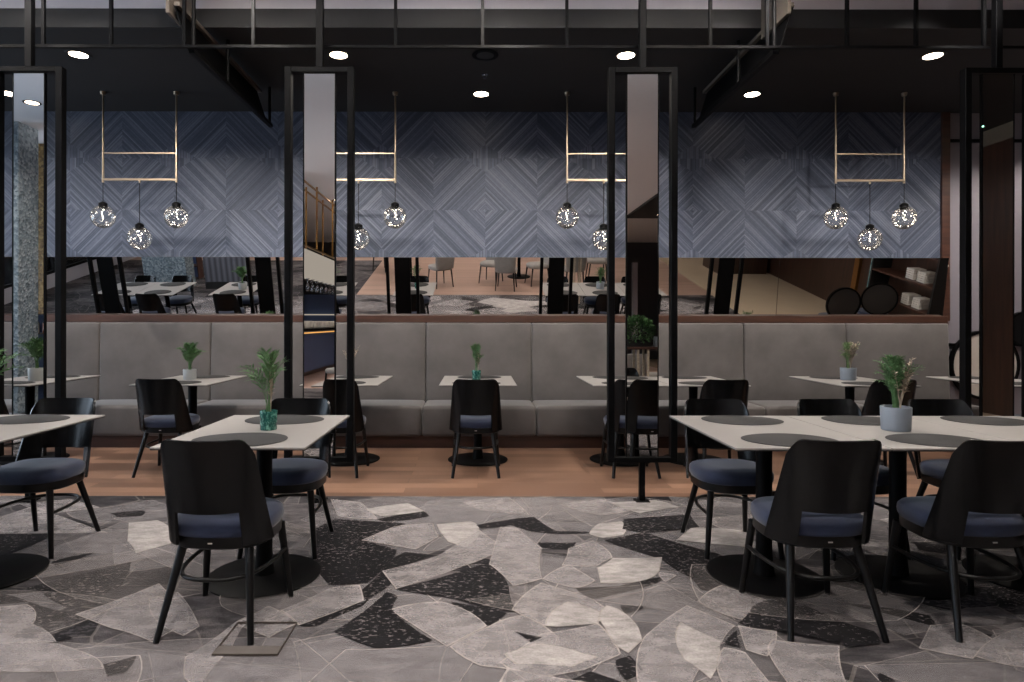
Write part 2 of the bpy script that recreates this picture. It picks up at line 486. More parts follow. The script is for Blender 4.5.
# carpet shards: kind (Light, Bright, Dark) and outline on the floor in metres
SHARDS = [
    ('D', [(-2.16,3.04),(-1.84,3.37),(-1.72,3.07),(-1.77,2.81),(-2.05,2.99)]),
    ('D', [(-2.04,2.89),(-1.79,2.78),(-1.77,2.74),(-1.83,2.66),(-1.94,2.76)]),
    ('D', [(-2.38,2.98),(-2.05,2.89),(-2.19,2.85)]),
    ('D', [(-2.26,3.37),(-2.12,3.5),(-2.13,3.44),(-2.21,3.32)]),
    ('D', [(-2.92,3.73),(-2.77,4.11),(-2.4,3.96),(-2.54,3.85),(-2.54,3.6),(-2.6,3.39)]),
    ('D', [(-1.39,2.36),(-1.3,2.42),(-1.28,2.31),(-1.33,2.28)]),
    ('D', [(-1.72,2.59),(-1.63,2.56),(-1.68,2.52)]),
    ('D', [(-2.45,4.23),(-2.26,4.3),(-2.21,4.17),(-2.35,4.15)]),
    ('L', [(-1.95,2.44),(-1.84,2.56),(-1.66,2.51),(-1.45,2.41),(-1.37,2.33),(-1.52,2.31),(-1.86,2.32)]),
    ('L', [(-2.24,2.8),(-2.03,2.86),(-1.87,2.67),(-1.67,2.52),(-1.99,2.49)]),
    ('B', [(-2.21,4.02),(-2.06,4.08),(-1.76,3.64),(-1.88,3.49),(-2.03,3.68)]),
    ('L', [(-1.75,2.76),(-1.55,3.09),(-1.35,2.9),(-1.22,2.68),(-1.29,2.52),(-1.53,2.64)]),
    ('L', [(-1.03,2.68),(-0.94,2.85),(-0.76,2.68),(-0.84,2.56)]),
    ('L', [(-1.51,2.92),(-1.41,2.99),(-1.16,2.65),(-1.19,2.57)]),
    ('L', [(-1.05,2.27),(-1.11,2.41),(-1.03,2.68),(-0.98,2.78),(-0.96,2.48),(-0.97,2.21)]),
    ('D', [(-0.75,2.67),(-0.67,2.78),(-0.52,2.89),(-0.5,2.98),(-0.52,2.85),(-0.67,2.67),(-0.72,2.66)]),
    ('D', [(-0.92,4.11),(-0.46,4.02),(-0.68,3.71),(-0.45,3.55),(-0.54,3.11),(-0.72,3.08),(-0.9,3.42),(-1.0,3.91)]),
    ('D', [(-0.49,3.25),(-0.4,3.52),(-0.24,3.47),(-0.4,3.28),(-0.51,2.92),(-0.55,3.03)]),
    ('L', [(-0.68,3.71),(-0.52,3.96),(-0.28,4.02),(-0.23,3.78),(-0.35,3.56)]),
    ('B', [(-0.26,4.0),(-0.04,4.06),(0.01,3.91),(-0.07,3.6),(-0.17,3.68)]),
    ('L', [(-0.49,3.25),(-0.21,3.47),(0.01,3.89),(0.16,3.6),(-0.07,3.32),(-0.39,3.03)]),
    ('D', [(-0.39,3.03),(0.05,3.37),(0.15,3.07),(0.17,2.8),(0.01,2.84),(-0.13,2.94)]),
    ('D', [(-0.12,2.89),(0.13,2.78),(0.06,2.66),(-0.01,2.71)]),
    ('L', [(-0.39,2.81),(-0.16,2.89),(0.04,2.66),(-0.12,2.49)]),
    ('D', [(-0.43,2.99),(-0.37,2.94),(-0.38,2.81),(-0.18,2.54),(-0.4,2.48),(-0.59,2.61)]),
    ('L', [(-0.11,2.49),(0.05,2.66),(0.23,2.77),(0.33,2.56),(0.15,2.32),(0.01,2.35)]),
    ('L', [(-0.75,2.66),(-0.87,2.8),(-0.71,3.03),(-0.57,3.07),(-0.52,2.9)]),
    ('D', [(-0.65,4.11),(-0.39,4.3),(-0.32,4.17),(-0.59,4.06)]),
    ('L', [(-1.06,4.57),(-0.83,4.49),(-0.65,4.11),(-0.92,4.17)]),
    ('B', [(-0.76,4.32),(-0.49,4.47),(-0.36,4.28),(-0.64,4.17)]),
    ('L', [(-0.11,4.49),(0.23,4.62),(0.34,4.21),(0.03,4.3)]),
    ('D', [(-0.01,3.98),(0.21,4.08),(0.2,3.98),(0.01,3.93)]),
    ('D', [(0.14,4.06),(0.37,4.15),(0.48,3.87),(0.7,3.85),(0.32,3.87)]),
    ('D', [(0.35,3.68),(0.57,3.68),(0.52,3.56),(0.36,3.6)]),
    ('L', [(0.14,3.95),(0.24,3.93),(0.36,3.58),(0.32,3.15),(0.17,3.06),(0.06,3.34)]),
    ('B', [(0.67,3.82),(0.77,4.02),(0.92,4.06),(0.87,3.8),(0.74,3.75)]),
    ('D', [(0.74,3.71),(1.01,3.85),(1.33,3.49),(1.34,3.24),(1.06,3.18),(0.99,3.42)]),
    ('D', [(0.94,4.11),(1.41,4.21),(1.38,3.95),(1.01,3.85),(0.89,3.91)]),
    ('D', [(1.06,3.18),(1.34,3.24),(1.42,3.03),(1.25,2.92),(1.06,3.03)]),
    ('L', [(0.44,3.33),(0.51,3.58),(0.67,3.71),(0.73,3.44),(0.63,3.33)]),
    ('B', [(0.62,3.29),(0.73,3.43),(1.0,3.44),(0.93,3.25),(0.78,3.11),(0.6,3.1)]),
    ('L', [(0.32,3.15),(0.48,3.34),(0.58,3.13),(0.47,3.04)]),
    ('D', [(0.47,3.04),(0.68,3.06),(0.96,3.19),(0.78,3.04),(0.53,2.92)]),
    ('L', [(0.15,2.81),(0.31,3.1),(0.53,2.92),(0.63,2.73),(0.28,2.66)]),
    ('B', [(0.28,2.66),(0.41,2.89),(0.54,2.78),(0.51,2.68),(0.33,2.65)]),
    ('B', [(0.52,2.71),(0.58,2.85),(0.64,2.78),(0.67,2.64),(0.66,2.54),(0.58,2.44),(0.53,2.52)]),
    ('L', [(0.08,2.37),(0.26,2.59),(0.51,2.68),(0.55,2.43),(0.39,2.32),(0.17,2.25)]),
    ('B', [(0.1,2.43),(0.22,2.51),(0.41,2.43),(0.46,2.41),(0.35,2.34),(0.14,2.36)]),
    ('D', [(0.52,2.39),(0.58,2.42),(0.61,2.32),(0.53,2.26)]),
    ('D', [(0.15,2.61),(0.26,2.56),(0.21,2.52)]),
    ('D', [(0.64,2.85),(0.75,2.84),(0.64,2.77)]),
    ('L', [(0.67,2.56),(0.94,2.85),(1.08,2.66),(0.97,2.52),(0.74,2.21),(0.56,2.21)]),
    ('B', [(0.86,2.69),(0.97,2.53),(0.92,2.39),(0.83,2.26),(0.78,2.39)]),
    ('L', [(1.0,2.89),(1.18,3.07),(1.34,2.88),(1.13,2.71)]),
    ('D', [(1.1,2.68),(1.23,2.84),(1.41,2.92),(1.54,2.71),(1.43,2.52),(1.24,2.62)]),
    ('D', [(0.98,2.52),(1.07,2.62),(1.03,2.49)]),
    ('L', [(1.09,2.66),(1.23,2.61),(1.1,2.41),(1.04,2.46)]),
    ('L', [(1.11,2.41),(1.18,2.54),(1.42,2.49),(1.29,2.21),(1.09,2.21)]),
    ('L', [(0.96,2.48),(1.03,2.44),(1.03,2.21),(0.86,2.21)]),
    ('B', [(1.16,3.71),(1.32,3.93),(1.63,3.87),(1.58,3.58)]),
    ('L', [(0.92,3.23),(1.0,3.19),(0.92,3.11)]),
    ('D', [(1.67,2.89),(1.97,2.77),(1.93,2.66),(1.77,2.81)]),
    ('D', [(1.5,2.75),(1.63,2.61),(1.6,2.52),(1.44,2.49)]),
    ('D', [(2.01,2.62),(2.11,2.6),(2.06,2.56)]),
    ('L', [(1.73,2.49),(1.91,2.68),(2.04,2.71),(2.08,2.56),(1.88,2.41)]),
    ('L', [(1.9,2.43),(2.28,2.66),(2.34,2.56),(2.02,2.35)]),
    ('D', [(2.53,3.68),(2.68,3.64),(2.54,3.42),(2.45,3.47)]),
    ('D', [(1.46,2.32),(1.49,2.26),(1.43,2.26)]),
    ('L', [(1.85,3.64),(2.24,3.82),(2.42,3.64),(2.0,3.42)]),
    ('L', [(2.6,4.11),(3.05,4.28),(3.04,4.0),(2.66,3.82)]),
    ('D', [(2.42,3.03),(2.71,3.15),(2.59,2.92),(2.36,2.87)]),
    ('L', [(0.57,4.44),(0.88,4.57),(1.11,4.37),(0.8,4.19)]),
    ('B', [(0.93,4.47),(1.27,4.54),(1.39,4.37),(1.08,4.23)]),
    ('L', [(-2.08,4.44),(-1.78,4.57),(-1.43,4.37),(-1.74,4.21)]),
    ('L', [(-3.2,4.44),(-2.93,4.57),(-2.6,4.37),(-2.85,4.23)]),
    ('D', [(-1.6,4.11),(-1.43,4.21),(-1.29,4.02),(-1.48,3.95)]),
    ('L', [(-1.86,3.91),(-1.75,4.06),(-1.46,3.73),(-1.55,3.47)]),
    ('L', [(-5.86,2.37),(-6.31,2.38),(-6.35,2.22),(-5.94,2.15)]),
    ('L', [(-5.58,1.22),(-5.72,1.44),(-6.07,1.33),(-5.93,1.11)]),
    ('L', [(-3.94,3.48),(-4.53,3.5),(-4.42,3.09),(-3.84,2.95)]),
    ('D', [(3.99,4.12),(4.02,3.63),(4.85,3.72),(4.77,4.06)]),
    ('B', [(4.45,2.52),(4.91,2.7),(4.82,2.89),(4.47,2.89),(4.27,2.7)]),
    ('L', [(3.47,2.92),(3.1,3.04),(2.97,2.85),(3.34,2.67)]),
    ('L', [(-5.74,2.15),(-6.21,2.6),(-7.03,1.89)]),
    ('L', [(-0.45,2.25),(-0.72,1.91),(-0.1,2.02)]),
    ('D', [(3.26,2.24),(3.72,2.54),(3.31,2.76),(2.91,2.57)]),
    ('B', [(-4.04,2.78),(-3.41,2.71),(-3.32,3.25),(-3.91,3.23)]),
    ('L', [(2.8,1.73),(2.82,1.48),(3.14,1.45),(3.28,1.6),(3.15,1.74)]),
    ('D', [(-4.25,3.39),(-4.15,3.56),(-4.49,3.82),(-4.71,3.78),(-4.61,3.47)]),
    ('L', [(2.39,1.81),(2.46,1.3),(3.15,1.45),(3.16,1.97)]),
    ('D', [(-4.46,2.39),(-4.61,2.8),(-5.48,2.87),(-5.19,2.36)]),
    ('B', [(0.62,1.14),(1.58,1.23),(1.54,1.54),(0.54,1.87),(0.28,1.62)]),
    ('D', [(0.41,2.31),(-0.26,1.92),(0.2,1.6),(0.73,1.92)]),
    ('D', [(-4.42,2.49),(-4.0,2.43),(-3.87,2.64),(-4.41,2.77)]),
    ('L', [(-4.88,2.32),(-4.77,1.86),(-3.81,2.27),(-4.21,2.64)]),
    ('L', [(4.11,3.83),(3.39,4.33),(2.89,4.19),(3.14,3.6),(3.68,3.47)]),
    ('L', [(-5.62,2.96),(-6.56,2.91),(-6.23,2.31),(-5.35,2.23)]),
    ('B', [(2.26,1.81),(2.49,1.32),(3.24,1.7),(3.12,2.18)]),
    ('L', [(-0.01,1.93),(0.38,1.72),(0.78,1.91),(0.62,2.19),(0.11,2.33)]),
    ('L', [(3.84,2.28),(3.3,2.02),(3.76,1.51),(4.46,1.97)]),
    ('D', [(2.84,1.72),(3.72,1.93),(3.03,2.2)]),
    ('L', [(-4.28,2.2),(-3.62,2.69),(-4.79,3.01)]),
    ('B', [(1.02,1.74),(1.14,2.01),(0.68,2.14),(0.44,1.95),(0.65,1.72)]),
    ('L', [(-0.38,1.63),(-0.91,1.53),(-0.49,1.08),(-0.08,1.25)]),
    ('L', [(-5.65,1.06),(-4.64,0.72),(-4.67,1.41)]),
    ('L', [(4.05,2.75),(3.55,2.71),(4.04,2.34)]),
    ('L', [(4.76,1.86),(4.39,2.03),(4.26,1.81),(4.75,1.64)]),
    ('L', [(3.71,1.03),(4.49,1.51),(4.02,1.97),(3.22,1.45)]),
    ('B', [(-5.17,1.73),(-5.02,1.51),(-4.63,1.53),(-4.84,1.82)]),
    ('L', [(-5.12,2.74),(-5.52,2.33),(-4.56,2.1)]),
    ('L', [(-0.89,1.56),(-1.11,1.9),(-1.7,1.69),(-1.78,1.33),(-1.29,1.26)]),
    ('D', [(1.0,1.66),(1.97,1.21),(2.16,1.84)]),
    ('D', [(-1.18,1.4),(-0.99,1.74),(-1.56,1.86),(-1.88,1.41)]),
    ('L', [(4.39,2.86),(4.24,3.17),(3.77,3.3),(3.62,3.02),(3.92,2.77)]),
    ('L', [(3.32,2.82),(3.56,3.09),(3.37,3.23),(2.99,2.89)]),
    ('L', [(-2.23,3.83),(-3.07,4.38),(-3.15,3.81)]),
    ('B', [(-0.02,1.35),(0.32,0.95),(1.32,1.36),(0.81,1.84)]),
    ('L', [(-5.3,2.55),(-5.48,2.82),(-5.95,2.68),(-6.03,2.46),(-5.62,2.34)]),
    ('L', [(-6.43,1.99),(-5.62,2.3),(-6.04,2.65),(-6.68,2.38)]),
    ('L', [(-1.33,0.83),(-0.85,0.8),(-0.77,1.19),(-1.44,1.56),(-1.74,1.37)]),
    ('L', [(-4.39,2.73),(-3.66,3.53),(-4.83,3.36)]),
    ('D', [(-3.86,3.12),(-4.12,3.33),(-4.51,3.09),(-4.08,2.93)]),
    ('D', [(3.43,4.15),(3.08,4.36),(2.79,4.24),(2.93,3.98),(3.38,3.92)]),
]


# ------------------------------------------------------------------ the setting
CARPET_Y0, CARPET_Y1 = 0.67, 4.66
bm = B(); box(bm, -9.5, 5.0, CARPET_Y0, CARPET_Y1, -0.05, 0.0); box(bm, -9.5, -2.6, -3.2, CARPET_Y0, -0.05, 0.0)
def bowed(pts, rng):
    """a shard's outline with softly curved sides"""
    out = []
    n = len(pts)
    for i in range(n):
        (x0, y0), (x1, y1) = pts[i], pts[(i + 1) % n]
        b = rng.choice((0, 0.02, 0.05, 0.09, -0.03))
        for k in range(6):
            u = k / 6
            h = 4 * u * (1 - u) * b
            out.append((x0 + (x1 - x0) * u + (y1 - y0) * h, y0 + (y1 - y0) * u - (x1 - x0) * h))
    return out
def shard_faces(bm):
    rng = random.Random(17)
    placed = []
    base = []
    for k in range(150):                     # large translucent shards under the others
        cx, cy = rng.uniform(-6.5, 4.8), rng.uniform(0.9, 4.5)
        r, a0, th, m = rng.uniform(0.25, 0.6), rng.uniform(0, 6.28), rng.uniform(-0.6, 0.6), rng.choice((3, 4, 4, 5))
        q = []
        for j in range(m):
            a = a0 + j * 2 * PI / m + rng.uniform(-0.35, 0.35)
            px, py = 1.4 * r * math.cos(a), 0.75 * r * math.sin(a)
            q.append((min(4.99, cx + px * math.cos(th) - py * math.sin(th)), min(4.655, max(0.68, cy + px * math.sin(th) + py * math.cos(th)))))
        base.append(('T', q))
    over = []
    for k in range(32):                      # the faintest ones lie over everything
        cx, cy = rng.uniform(-5.5, 4.6), rng.uniform(0.9, 4.5)
        r, a0, th, m = rng.uniform(0.15, 0.5), rng.uniform(0, 6.28), rng.uniform(-0.7, 0.7), rng.choice((3, 4, 4, 5))
        q = []
        for j in range(m):
            a = a0 + j * 2 * PI / m + rng.uniform(-0.4, 0.4)
            px, py = 1.4 * r * math.cos(a), 0.7 * r * math.sin(a)
            q.append((cx + px * math.cos(th) - py * math.sin(th), cy + px * math.sin(th) + py * math.cos(th)))
        over.append(('O', q))
    for kind, pts in base + SHARDS + over:
        area = sum(a[0] * b[1] - b[0] * a[1] for a, b in zip(pts, pts[1:] + pts[:1]))
        if area < 0:
            pts = pts[::-1]
        pts = [(min(4.99, x), min(4.655, max(0.68, y))) for x, y in bowed(pts, rng)]
        n = len(pts)
        bb = (min(p[0] for p in pts), max(p[0] for p in pts), min(p[1] for p in pts), max(p[1] for p in pts))
        lay = 1 + max([l for b, l in placed if b[0] < bb[1] and b[1] > bb[0] and b[2] < bb[3] and b[3] > bb[2]] or [0])
        placed.append((bb, lay))
        z = lay * 0.0004
        f = bm.faces.new([bm.verts.new((x, y, z)) for x, y in pts])
        f.material_index = {'L': 1, 'B': 2, 'D': 4, 'T': 5, 'O': 6}[kind]
        if kind != 'D':                      # pale woven outline of the translucent shards
            z += 0.0002
            cx = sum(p[0] for p in pts) / n; cy = sum(p[1] for p in pts) / n
            size = max(math.hypot(p[0] - cx, p[1] - cy) for p in pts)
            k = 1 - (0.010 if kind not in 'TO' else 0.006) / max(size, 0.1)
            inner = [(cx + (x - cx) * k, cy + (y - cy) * k) for x, y in pts]
            a = [bm.verts.new((x, y, z)) for x, y in pts]
            b = [bm.verts.new((x, y, z)) for x, y in inner]
            for i in range(n):
                g = bm.faces.new((a[i], a[(i + 1) % n], b[(i + 1) % n], b[i]))
                g.material_index = 3
shard_faces(bm)
struct('floor', bm, None, mats=[M['carpet'], M['shard_light'], M['shard_bright'], M['shard_line'], M['shard_dark'], M['shard_thin'], M['shard_film']])
bm = B(); box(bm, -9.5, 7.3, CARPET_Y1, 7.3, -0.05, 0.0); struct('floor_wood_rear', bm, M['oak'])
bm = B(); box(bm, -9.5, 5.0, -13, -3.2, -0.05, 0.0); box(bm, -2.6, 5.0, -3.2, CARPET_Y0, -0.05, 0.0); struct('floor_wood_front', bm, M['oak_far'])
bm = B(); box(bm, 5.0, 7.3, -13, CARPET_Y1, -0.05, 0.0); struct('floor_stone', bm, M['marble'])

bm = B(); box(bm, -9.5, 5.17, 7.1, 7.3, 0, 3.70); struct('wall_back', bm, M['chevron'])
bm = B(); box(bm, -9.5, 7.3, 5.08, 7.3, 3.63, 3.75); struct('ceiling_rear', bm, M['dark_ceiling'])
bm = B(); box(bm, -9.5, 7.3, 5.06, 5.08, 3.625, 3.775); struct('trim_1', bm, M['fascia'])
bm = B(); box(bm, -9.5, 7.3, 5.09, 5.20, 3.76, 4.15); struct('wall_upper', bm, M['white_panel'])
bm = B(); box(bm, -9.5, 3.85, -13, 5.09, 4.05, 4.15); box(bm, 3.85, 7.3, -13, -7.6, 4.05, 4.15); struct('ceiling', bm, M['white_ceiling'])
bm = B(); box(bm, 3.85, 7.3, -7.6, 5.09, 4.0, 4.12); struct('ceiling_side', bm, M['dark_ceiling'])
bm = B(); box(bm, -2.275, -2.25, 4.62, 5.055, 3.53, 4.05); struct('trim_2', bm, M['tan'])
bm = B(); box(bm, 2.25, 2.275, 4.62, 5.055, 3.53, 4.05); struct('trim_3', bm, M['tan'])

bm = B(); box(bm, 7.2, 7.3, -13, 5.6, 0, 3.78); struct('wall_right', bm, M['walnut_wall'])
bm = B(); box(bm, 7.2, 7.3, -13, 5.6, 3.78, 4.1); struct('wall_right_upper', bm, plain('olive_band', rgb(92, 84, 70), 0.7))
bm = B(); box(bm, 7.2, 7.3, 5.6, 7.3, 0, 4.1); struct('wall_right_rear', bm, M['lilac'])
bm = B(); box(bm, -9.5, 7.3, -13.1, -13, 0, 4.1); struct('wall_front', bm, M['back_wall'])
bm = B()
box(bm, -9.6, -9.5, -13, -2, 0, 4.1); box(bm, -9.6, -9.5, 7.0, 7.3, 0, 4.1)
box(bm, -9.6, -9.5, -2, 7.0, 0, 0.3); box(bm, -9.6, -9.5, -2, 7.0, 3.6, 4.1)
struct('wall_left', bm, M['white_panel'])
bm = B()
for y in (-2.0, -0.2, 1.6, 3.4, 5.2, 6.94):
    box(bm, -9.58, -9.50, y, y + 0.06, 0.3, 3.6)
box(bm, -9.58, -9.50, -2, 7, 0.3, 0.36); box(bm, -9.58, -9.50, -2, 7, 3.54, 3.6); box(bm, -9.58, -9.50, -2, 7, 2.5, 2.54)
w1 = struct('window_1', bm, M['black_metal'])
bm = B(); box(bm, -9.545, -9.540, -1.99, 6.99, 0.31, 3.59); g = obj('glass', bm, M['window_glass'], w1, None)

# walnut rail under the wall mirror and walnut jamb at its right end
bm = B(); box(bm, -9.5, 5.17, 6.985, 7.1, 1.275, 1.352, 0.004); struct('trim_4', bm, M['walnut'])
bm = B(); box(bm, 5.175, 5.265, 7.08, 7.3, 1.30, 3.63, 0.003); struct('trim_5', bm, M['walnut'])

# screen wall to the right of the banquette: lilac panels, black battens
bm = B(); box(bm, 5.18, 7.2, 7.12, 7.3, 0, 3.63); struct('wall_back_right', bm, M['lilac'])
bm = B()
for x in (6.30, 6.80):
    box(bm, x, x + 0.035, 7.085, 7.12, 0, 3.63)
for z in (1.02, 3.30):
    box(bm, 5.27, 7.2, 7.09, 7.12, z, z + 0.03)
struct('trim_6', bm, M['black_metal'])

def ring_disc(bm_ring, bm_disc, c, R, w, y0, y1):
    n = 48
    pts = lambda r, y: [(c[0] + r * math.cos(2 * PI * i / n), y, c[1] + r * math.sin(2 * PI * i / n)) for i in range(n)]
    A, Bo, Cc, D = [[bm_ring.verts.new(p) for p in q] for q in (pts(R, y0), pts(R, y1), pts(R - w, y1), pts(R - w, y0))]
    for P, Q in ((A, Bo), (Bo, Cc), (Cc, D), (D, A)):
        for i in range(n):
            bm_ring.faces.new((P[i], P[(i + 1) % n], Q[(i + 1) % n], Q[i]))
    ring_loft(bm_disc, [pts(R - w, y0 + 0.012), pts(R - w, y1 - 0.005)])

a = thing('round_wall_ornament', 'cream disc in a black ring on the lilac panel wall right of the banquette', 'wall decor', (5.63, 7.0, 0.81))
r_, d_ = B(), B(); ring_disc(r_, d_, (0, 0), 0.385, 0.03, 0.04, 0.085)
obj('ring', r_, M['black_metal'], a); obj('disc', d_, M['cream'], a)
a = thing('round_wall_ornament', 'black disc on the lilac panel wall at the right edge, higher than the cream one', 'wall decor', (6.07, 7.0, 1.21))
r_, d_ = B(), B(); ring_disc(r_, d_, (0, 0), 0.195, 0.02, 0.04, 0.085)
obj('ring', r_, M['black_metal'], a); obj('disc', d_, M['black_wood'], a)

# ------------------------------------------------------------------ wall mirror (leans forward)
def wall_mirror(x0, x1, label):
    a = thing('wall_mirror', label, 'mirror', ((x0 + x1) / 2, 7.06, 1.355), 0, None)
    h, th, w = 0.640, math.radians(8.2), (x1 - x0) / 2 - 0.003
    R = Matrix.Rotation(th, 4, 'X')
    bm = B(); box(bm, -w, w, -0.006, 0.0, 0, h); bmesh.ops.transform(bm, matrix=R, verts=bm.verts)
    obj('glass', bm, M['mirror'], a, None)
    bm = B(); box(bm, -w, w, 0.001, 0.016, 0, h); bmesh.ops.transform(bm, matrix=R, verts=bm.verts)
    obj('backing', bm, M['walnut'], a, None)
    return a
wall_mirror(-9.4, 3.31, 'long mirror strip leaning forward above the banquette, left of the joint')
wall_mirror(3.31, 5.165, 'shorter mirror strip leaning forward above the right end of the banquette')
bm = B(); rod(bm, (5.20, 7.045, 1.91), (5.20, 7.079, 1.91), 0.022, 0.03); 
tag(obj('wall_sensor', bm, M['towel']), 'small white round sensor on the walnut jamb beside the mirror', 'sensor')

# ------------------------------------------------------------------ banquette
bq = thing('banquette', 'long taupe velvet banquette along the back wall', 'banquette', (0, 0, 0))
def puff(bm, x0, x1, y0, y1, z0, z1, bev, bulge, axis):
    """rounded cushion: bevelled box, gridded, swollen on one side"""
    nx, nz = 10, 6
    box(bm, x0, x1, y0, y1, z0, z1)
    bmesh.ops.subdivide_edges(bm, edges=[e for e in bm.edges if abs(e.verts[0].co.x - e.verts[1].co.x) > 0.5], cuts=nx, use_grid_fill=True)
    k = 2 if axis == 'y' else 1
    bmesh.ops.subdivide_edges(bm, edges=[e for e in bm.edges if abs(e.verts[0].co[k] - e.verts[1].co[k]) > 0.3], cuts=nz, use_grid_fill=True)
    es = [e for e in bm.edges if len(e.link_faces) == 2 and e.calc_face_angle(0) > 1.0]
    bmesh.ops.bevel(bm, geom=es, offset=bev, segments=4, profile=0.5, affect='EDGES')
    for v in bm.verts:
        u = (v.co.x - x0) / (x1 - x0) * 2 - 1
        if axis == 'y':
            w = (v.co.z - z0) / (z1 - z0) * 2 - 1
            if v.co.y < (y0 + y1) / 2:
                v.co.y -= bulge * (1 - abs(u) ** 4) * (1 - abs(w) ** 4)
        else:
            w = (v.co.y - y0) / (y1 - y0) * 2 - 1
            if v.co.z > (z0 + z1) / 2:
                v.co.z += bulge * (1 - abs(u) ** 4) * (1 - abs(w) ** 4)
    return bm
SEAMS = (-6.60, -5.38, -4.15, -2.93, -1.75, -0.57, 0.59, 1.75, 2.915, 4.04, 5.17)
for x0, x1 in zip(SEAMS, SEAMS[1:]):
    bm = B(); puff(bm, x0 + 0.002, x1 - 0.002, 6.965, 7.09, 0.40, 1.272, 0.022, 0.015, 'y')
    for v in bm.verts:                                   # the back leans a little
        v.co.y += (v.co.z - 1.27) * 0.03
    obj('back_cushion', bm, M['taupe'], bq)
    bm = B(); puff(bm, x0 + 0.002, x1 - 0.002, 6.41, 6.97, 0.12, 0.425, 0.035, 0.012, 'z')
    obj('seat_cushion', bm, M['taupe'], bq)
bm = B(); box(bm, -6.58, 5.15, 6.46, 7.05, 0.0, 0.13); obj('plinth', bm, M['walnut'], bq, None)

# ------------------------------------------------------------------ dining chair
def shell_mesh():
    bm = B()
    cols = [-1 + 2 * i / 32 for i in range(33)]
    zs = [0.372, 0.42, 0.47, 0.515] + [0.515 + 0.305 * (i + 1) / 9 for i in range(9)]
    grid = []
    for z in zs:
        row = []
        for s in cols:
            zt = 0.822 - 0.068 * max(0, (abs(s) - 0.6) / 0.4) ** 2.8 - 0.008 - 0.004 * (1 - s * s)
            zz = 0.372 + (z - 0.372) / 0.448 * (zt - 0.372)
            if z <= 0.516:
                zz = z
            t = (zz - 0.372) / 0.448
            phi = math.radians(72) * s
            W, D, yc = 0.224 - 0.036 * t, 0.160 - 0.108 * t, -0.212 - 0.052 * t
            row.append(bm.verts.new((W * math.sin(phi) / math.sin(math.radians(72)), yc + D * (1 - math.cos(phi)) / (1 - math.cos(math.radians(72))), zz)))
        grid.append(row)
    for j in range(len(zs) - 1):
        for i in range(len(cols) - 1):
            mid = (cols[i] + cols[i + 1]) / 2
            if abs(mid) < 0.5 and zs[j + 1] < 0.516:
                continue
            bm.faces.new((grid[j][i], grid[j][i + 1], grid[j + 1][i + 1], grid[j + 1][i]))
    for v in [v for v in bm.verts if not v.link_faces]:
        bm.verts.remove(v)
    bmesh.ops.recalc_face_normals(bm, faces=bm.faces[:])
    bmesh.ops.solidify(bm, geom=bm.faces[:], thickness=0.013)
    return bm

def make_chair(label, loc, rz, group):
    a = thing('dining_chair', label, 'chair', loc, rz, group)
    obj('backrest', shell_mesh(), M['black_shell'], a, 40)
    bm = B()
    prof = [(0.97, 0.400), (1.0, 0.412), (1.01, 0.430), (1.0, 0.448), (0.95, 0.461), (0.82, 0.470), (0.5, 0.474), (0.12, 0.475)]
    ring_loft(bm, [[(x, y * (0.84 if y < 0 else 1) + 0.02, z) for x, y in sellipse(0.212 * k, 0.222 * k, 2.7, 40)] for k, z in prof])
    obj('seat_cushion', bm, M['navy'], a, 60)
    bm = B()
    ring_loft(bm, [[(x, y * (0.86 if y < 0 else 1) + 0.02, z) for x, y in sellipse(0.205 * k, 0.214 * k, 2.7, 40)] for k, z in ((0.96, 0.352), (1.0, 0.358), (1.0, 0.401))])
    obj('seat_frame', bm, M['black_wood'], a, 40)
    for s in (-1, 1):
        bm = B(); rod(bm, (s * 0.168, 0.185, 0.362), (s * 0.203, 0.225, 0.0), 0.0185, 0.0125, 14); obj('leg', bm, M['black_wood'], a)
        bm = B(); rod(bm, (s * 0.138, -0.105, 0.362), (s * 0.191, -0.224, 0.0), 0.0185, 0.0125, 14); obj('leg', bm, M['black_wood'], a)
    pts = []
    for i in range(41):
        u = -1 + 2 * i / 40
        ang = u * PI / 2 * 1.0
        x = 0.187 * math.copysign(abs(math.sin(ang)) ** 0.72, u)
        y = 0.205 - 0.385 * abs(math.cos(ang)) ** 0.62
        pts.append((x, y, 0.238))
    bm = B(); tube(bm, pts, 0.0092, 10); obj('stretcher', bm, M['black_wood'], a, 60)
    bm = B(); box(bm, -0.009, 0.009, -0.1662, -0.1600, 0.377, 0.382); obj('maker_tag', bm, M['maker'], a, None, label='tiny pale tag')
    return a

# ------------------------------------------------------------------ tables
def make_table(label, loc, group):
    a = thing('pedestal_table', label, 'table', loc, 0, group)
    W, L = 0.334, 0.475
    bm = B(); box(bm, -W, W, -L, L, 0.7315, 0.740, 0.0015, 1)
    obj('tabletop', bm, M['top'], a, None)
    bm = B(); box(bm, -W + 0.001, W - 0.001, -L + 0.001, L - 0.001, 0.727, 0.7314); obj('edge_core', bm, M['core'], a, None)
    bm = B(); box(bm, -0.17, 0.17, -0.24, 0.24, 0.711, 0.7265, 0.003, 1); obj('support_plate', bm, M['black_metal'], a, None)
    bm = B(); lathe(bm, [(0.052, 0.012), (0.047, 0.05), (0.039, 0.13), (0.038, 0.6), (0.042, 0.711)], 28); obj('column', bm, M['black_metal'], a)
    bm = B(); lathe(bm, [(0.272, 0.0), (0.277, 0.003), (0.277, 0.009), (0.27, 0.013), (0.06, 0.017)], 56); obj('base', bm, M['black_metal'], a)
    return a

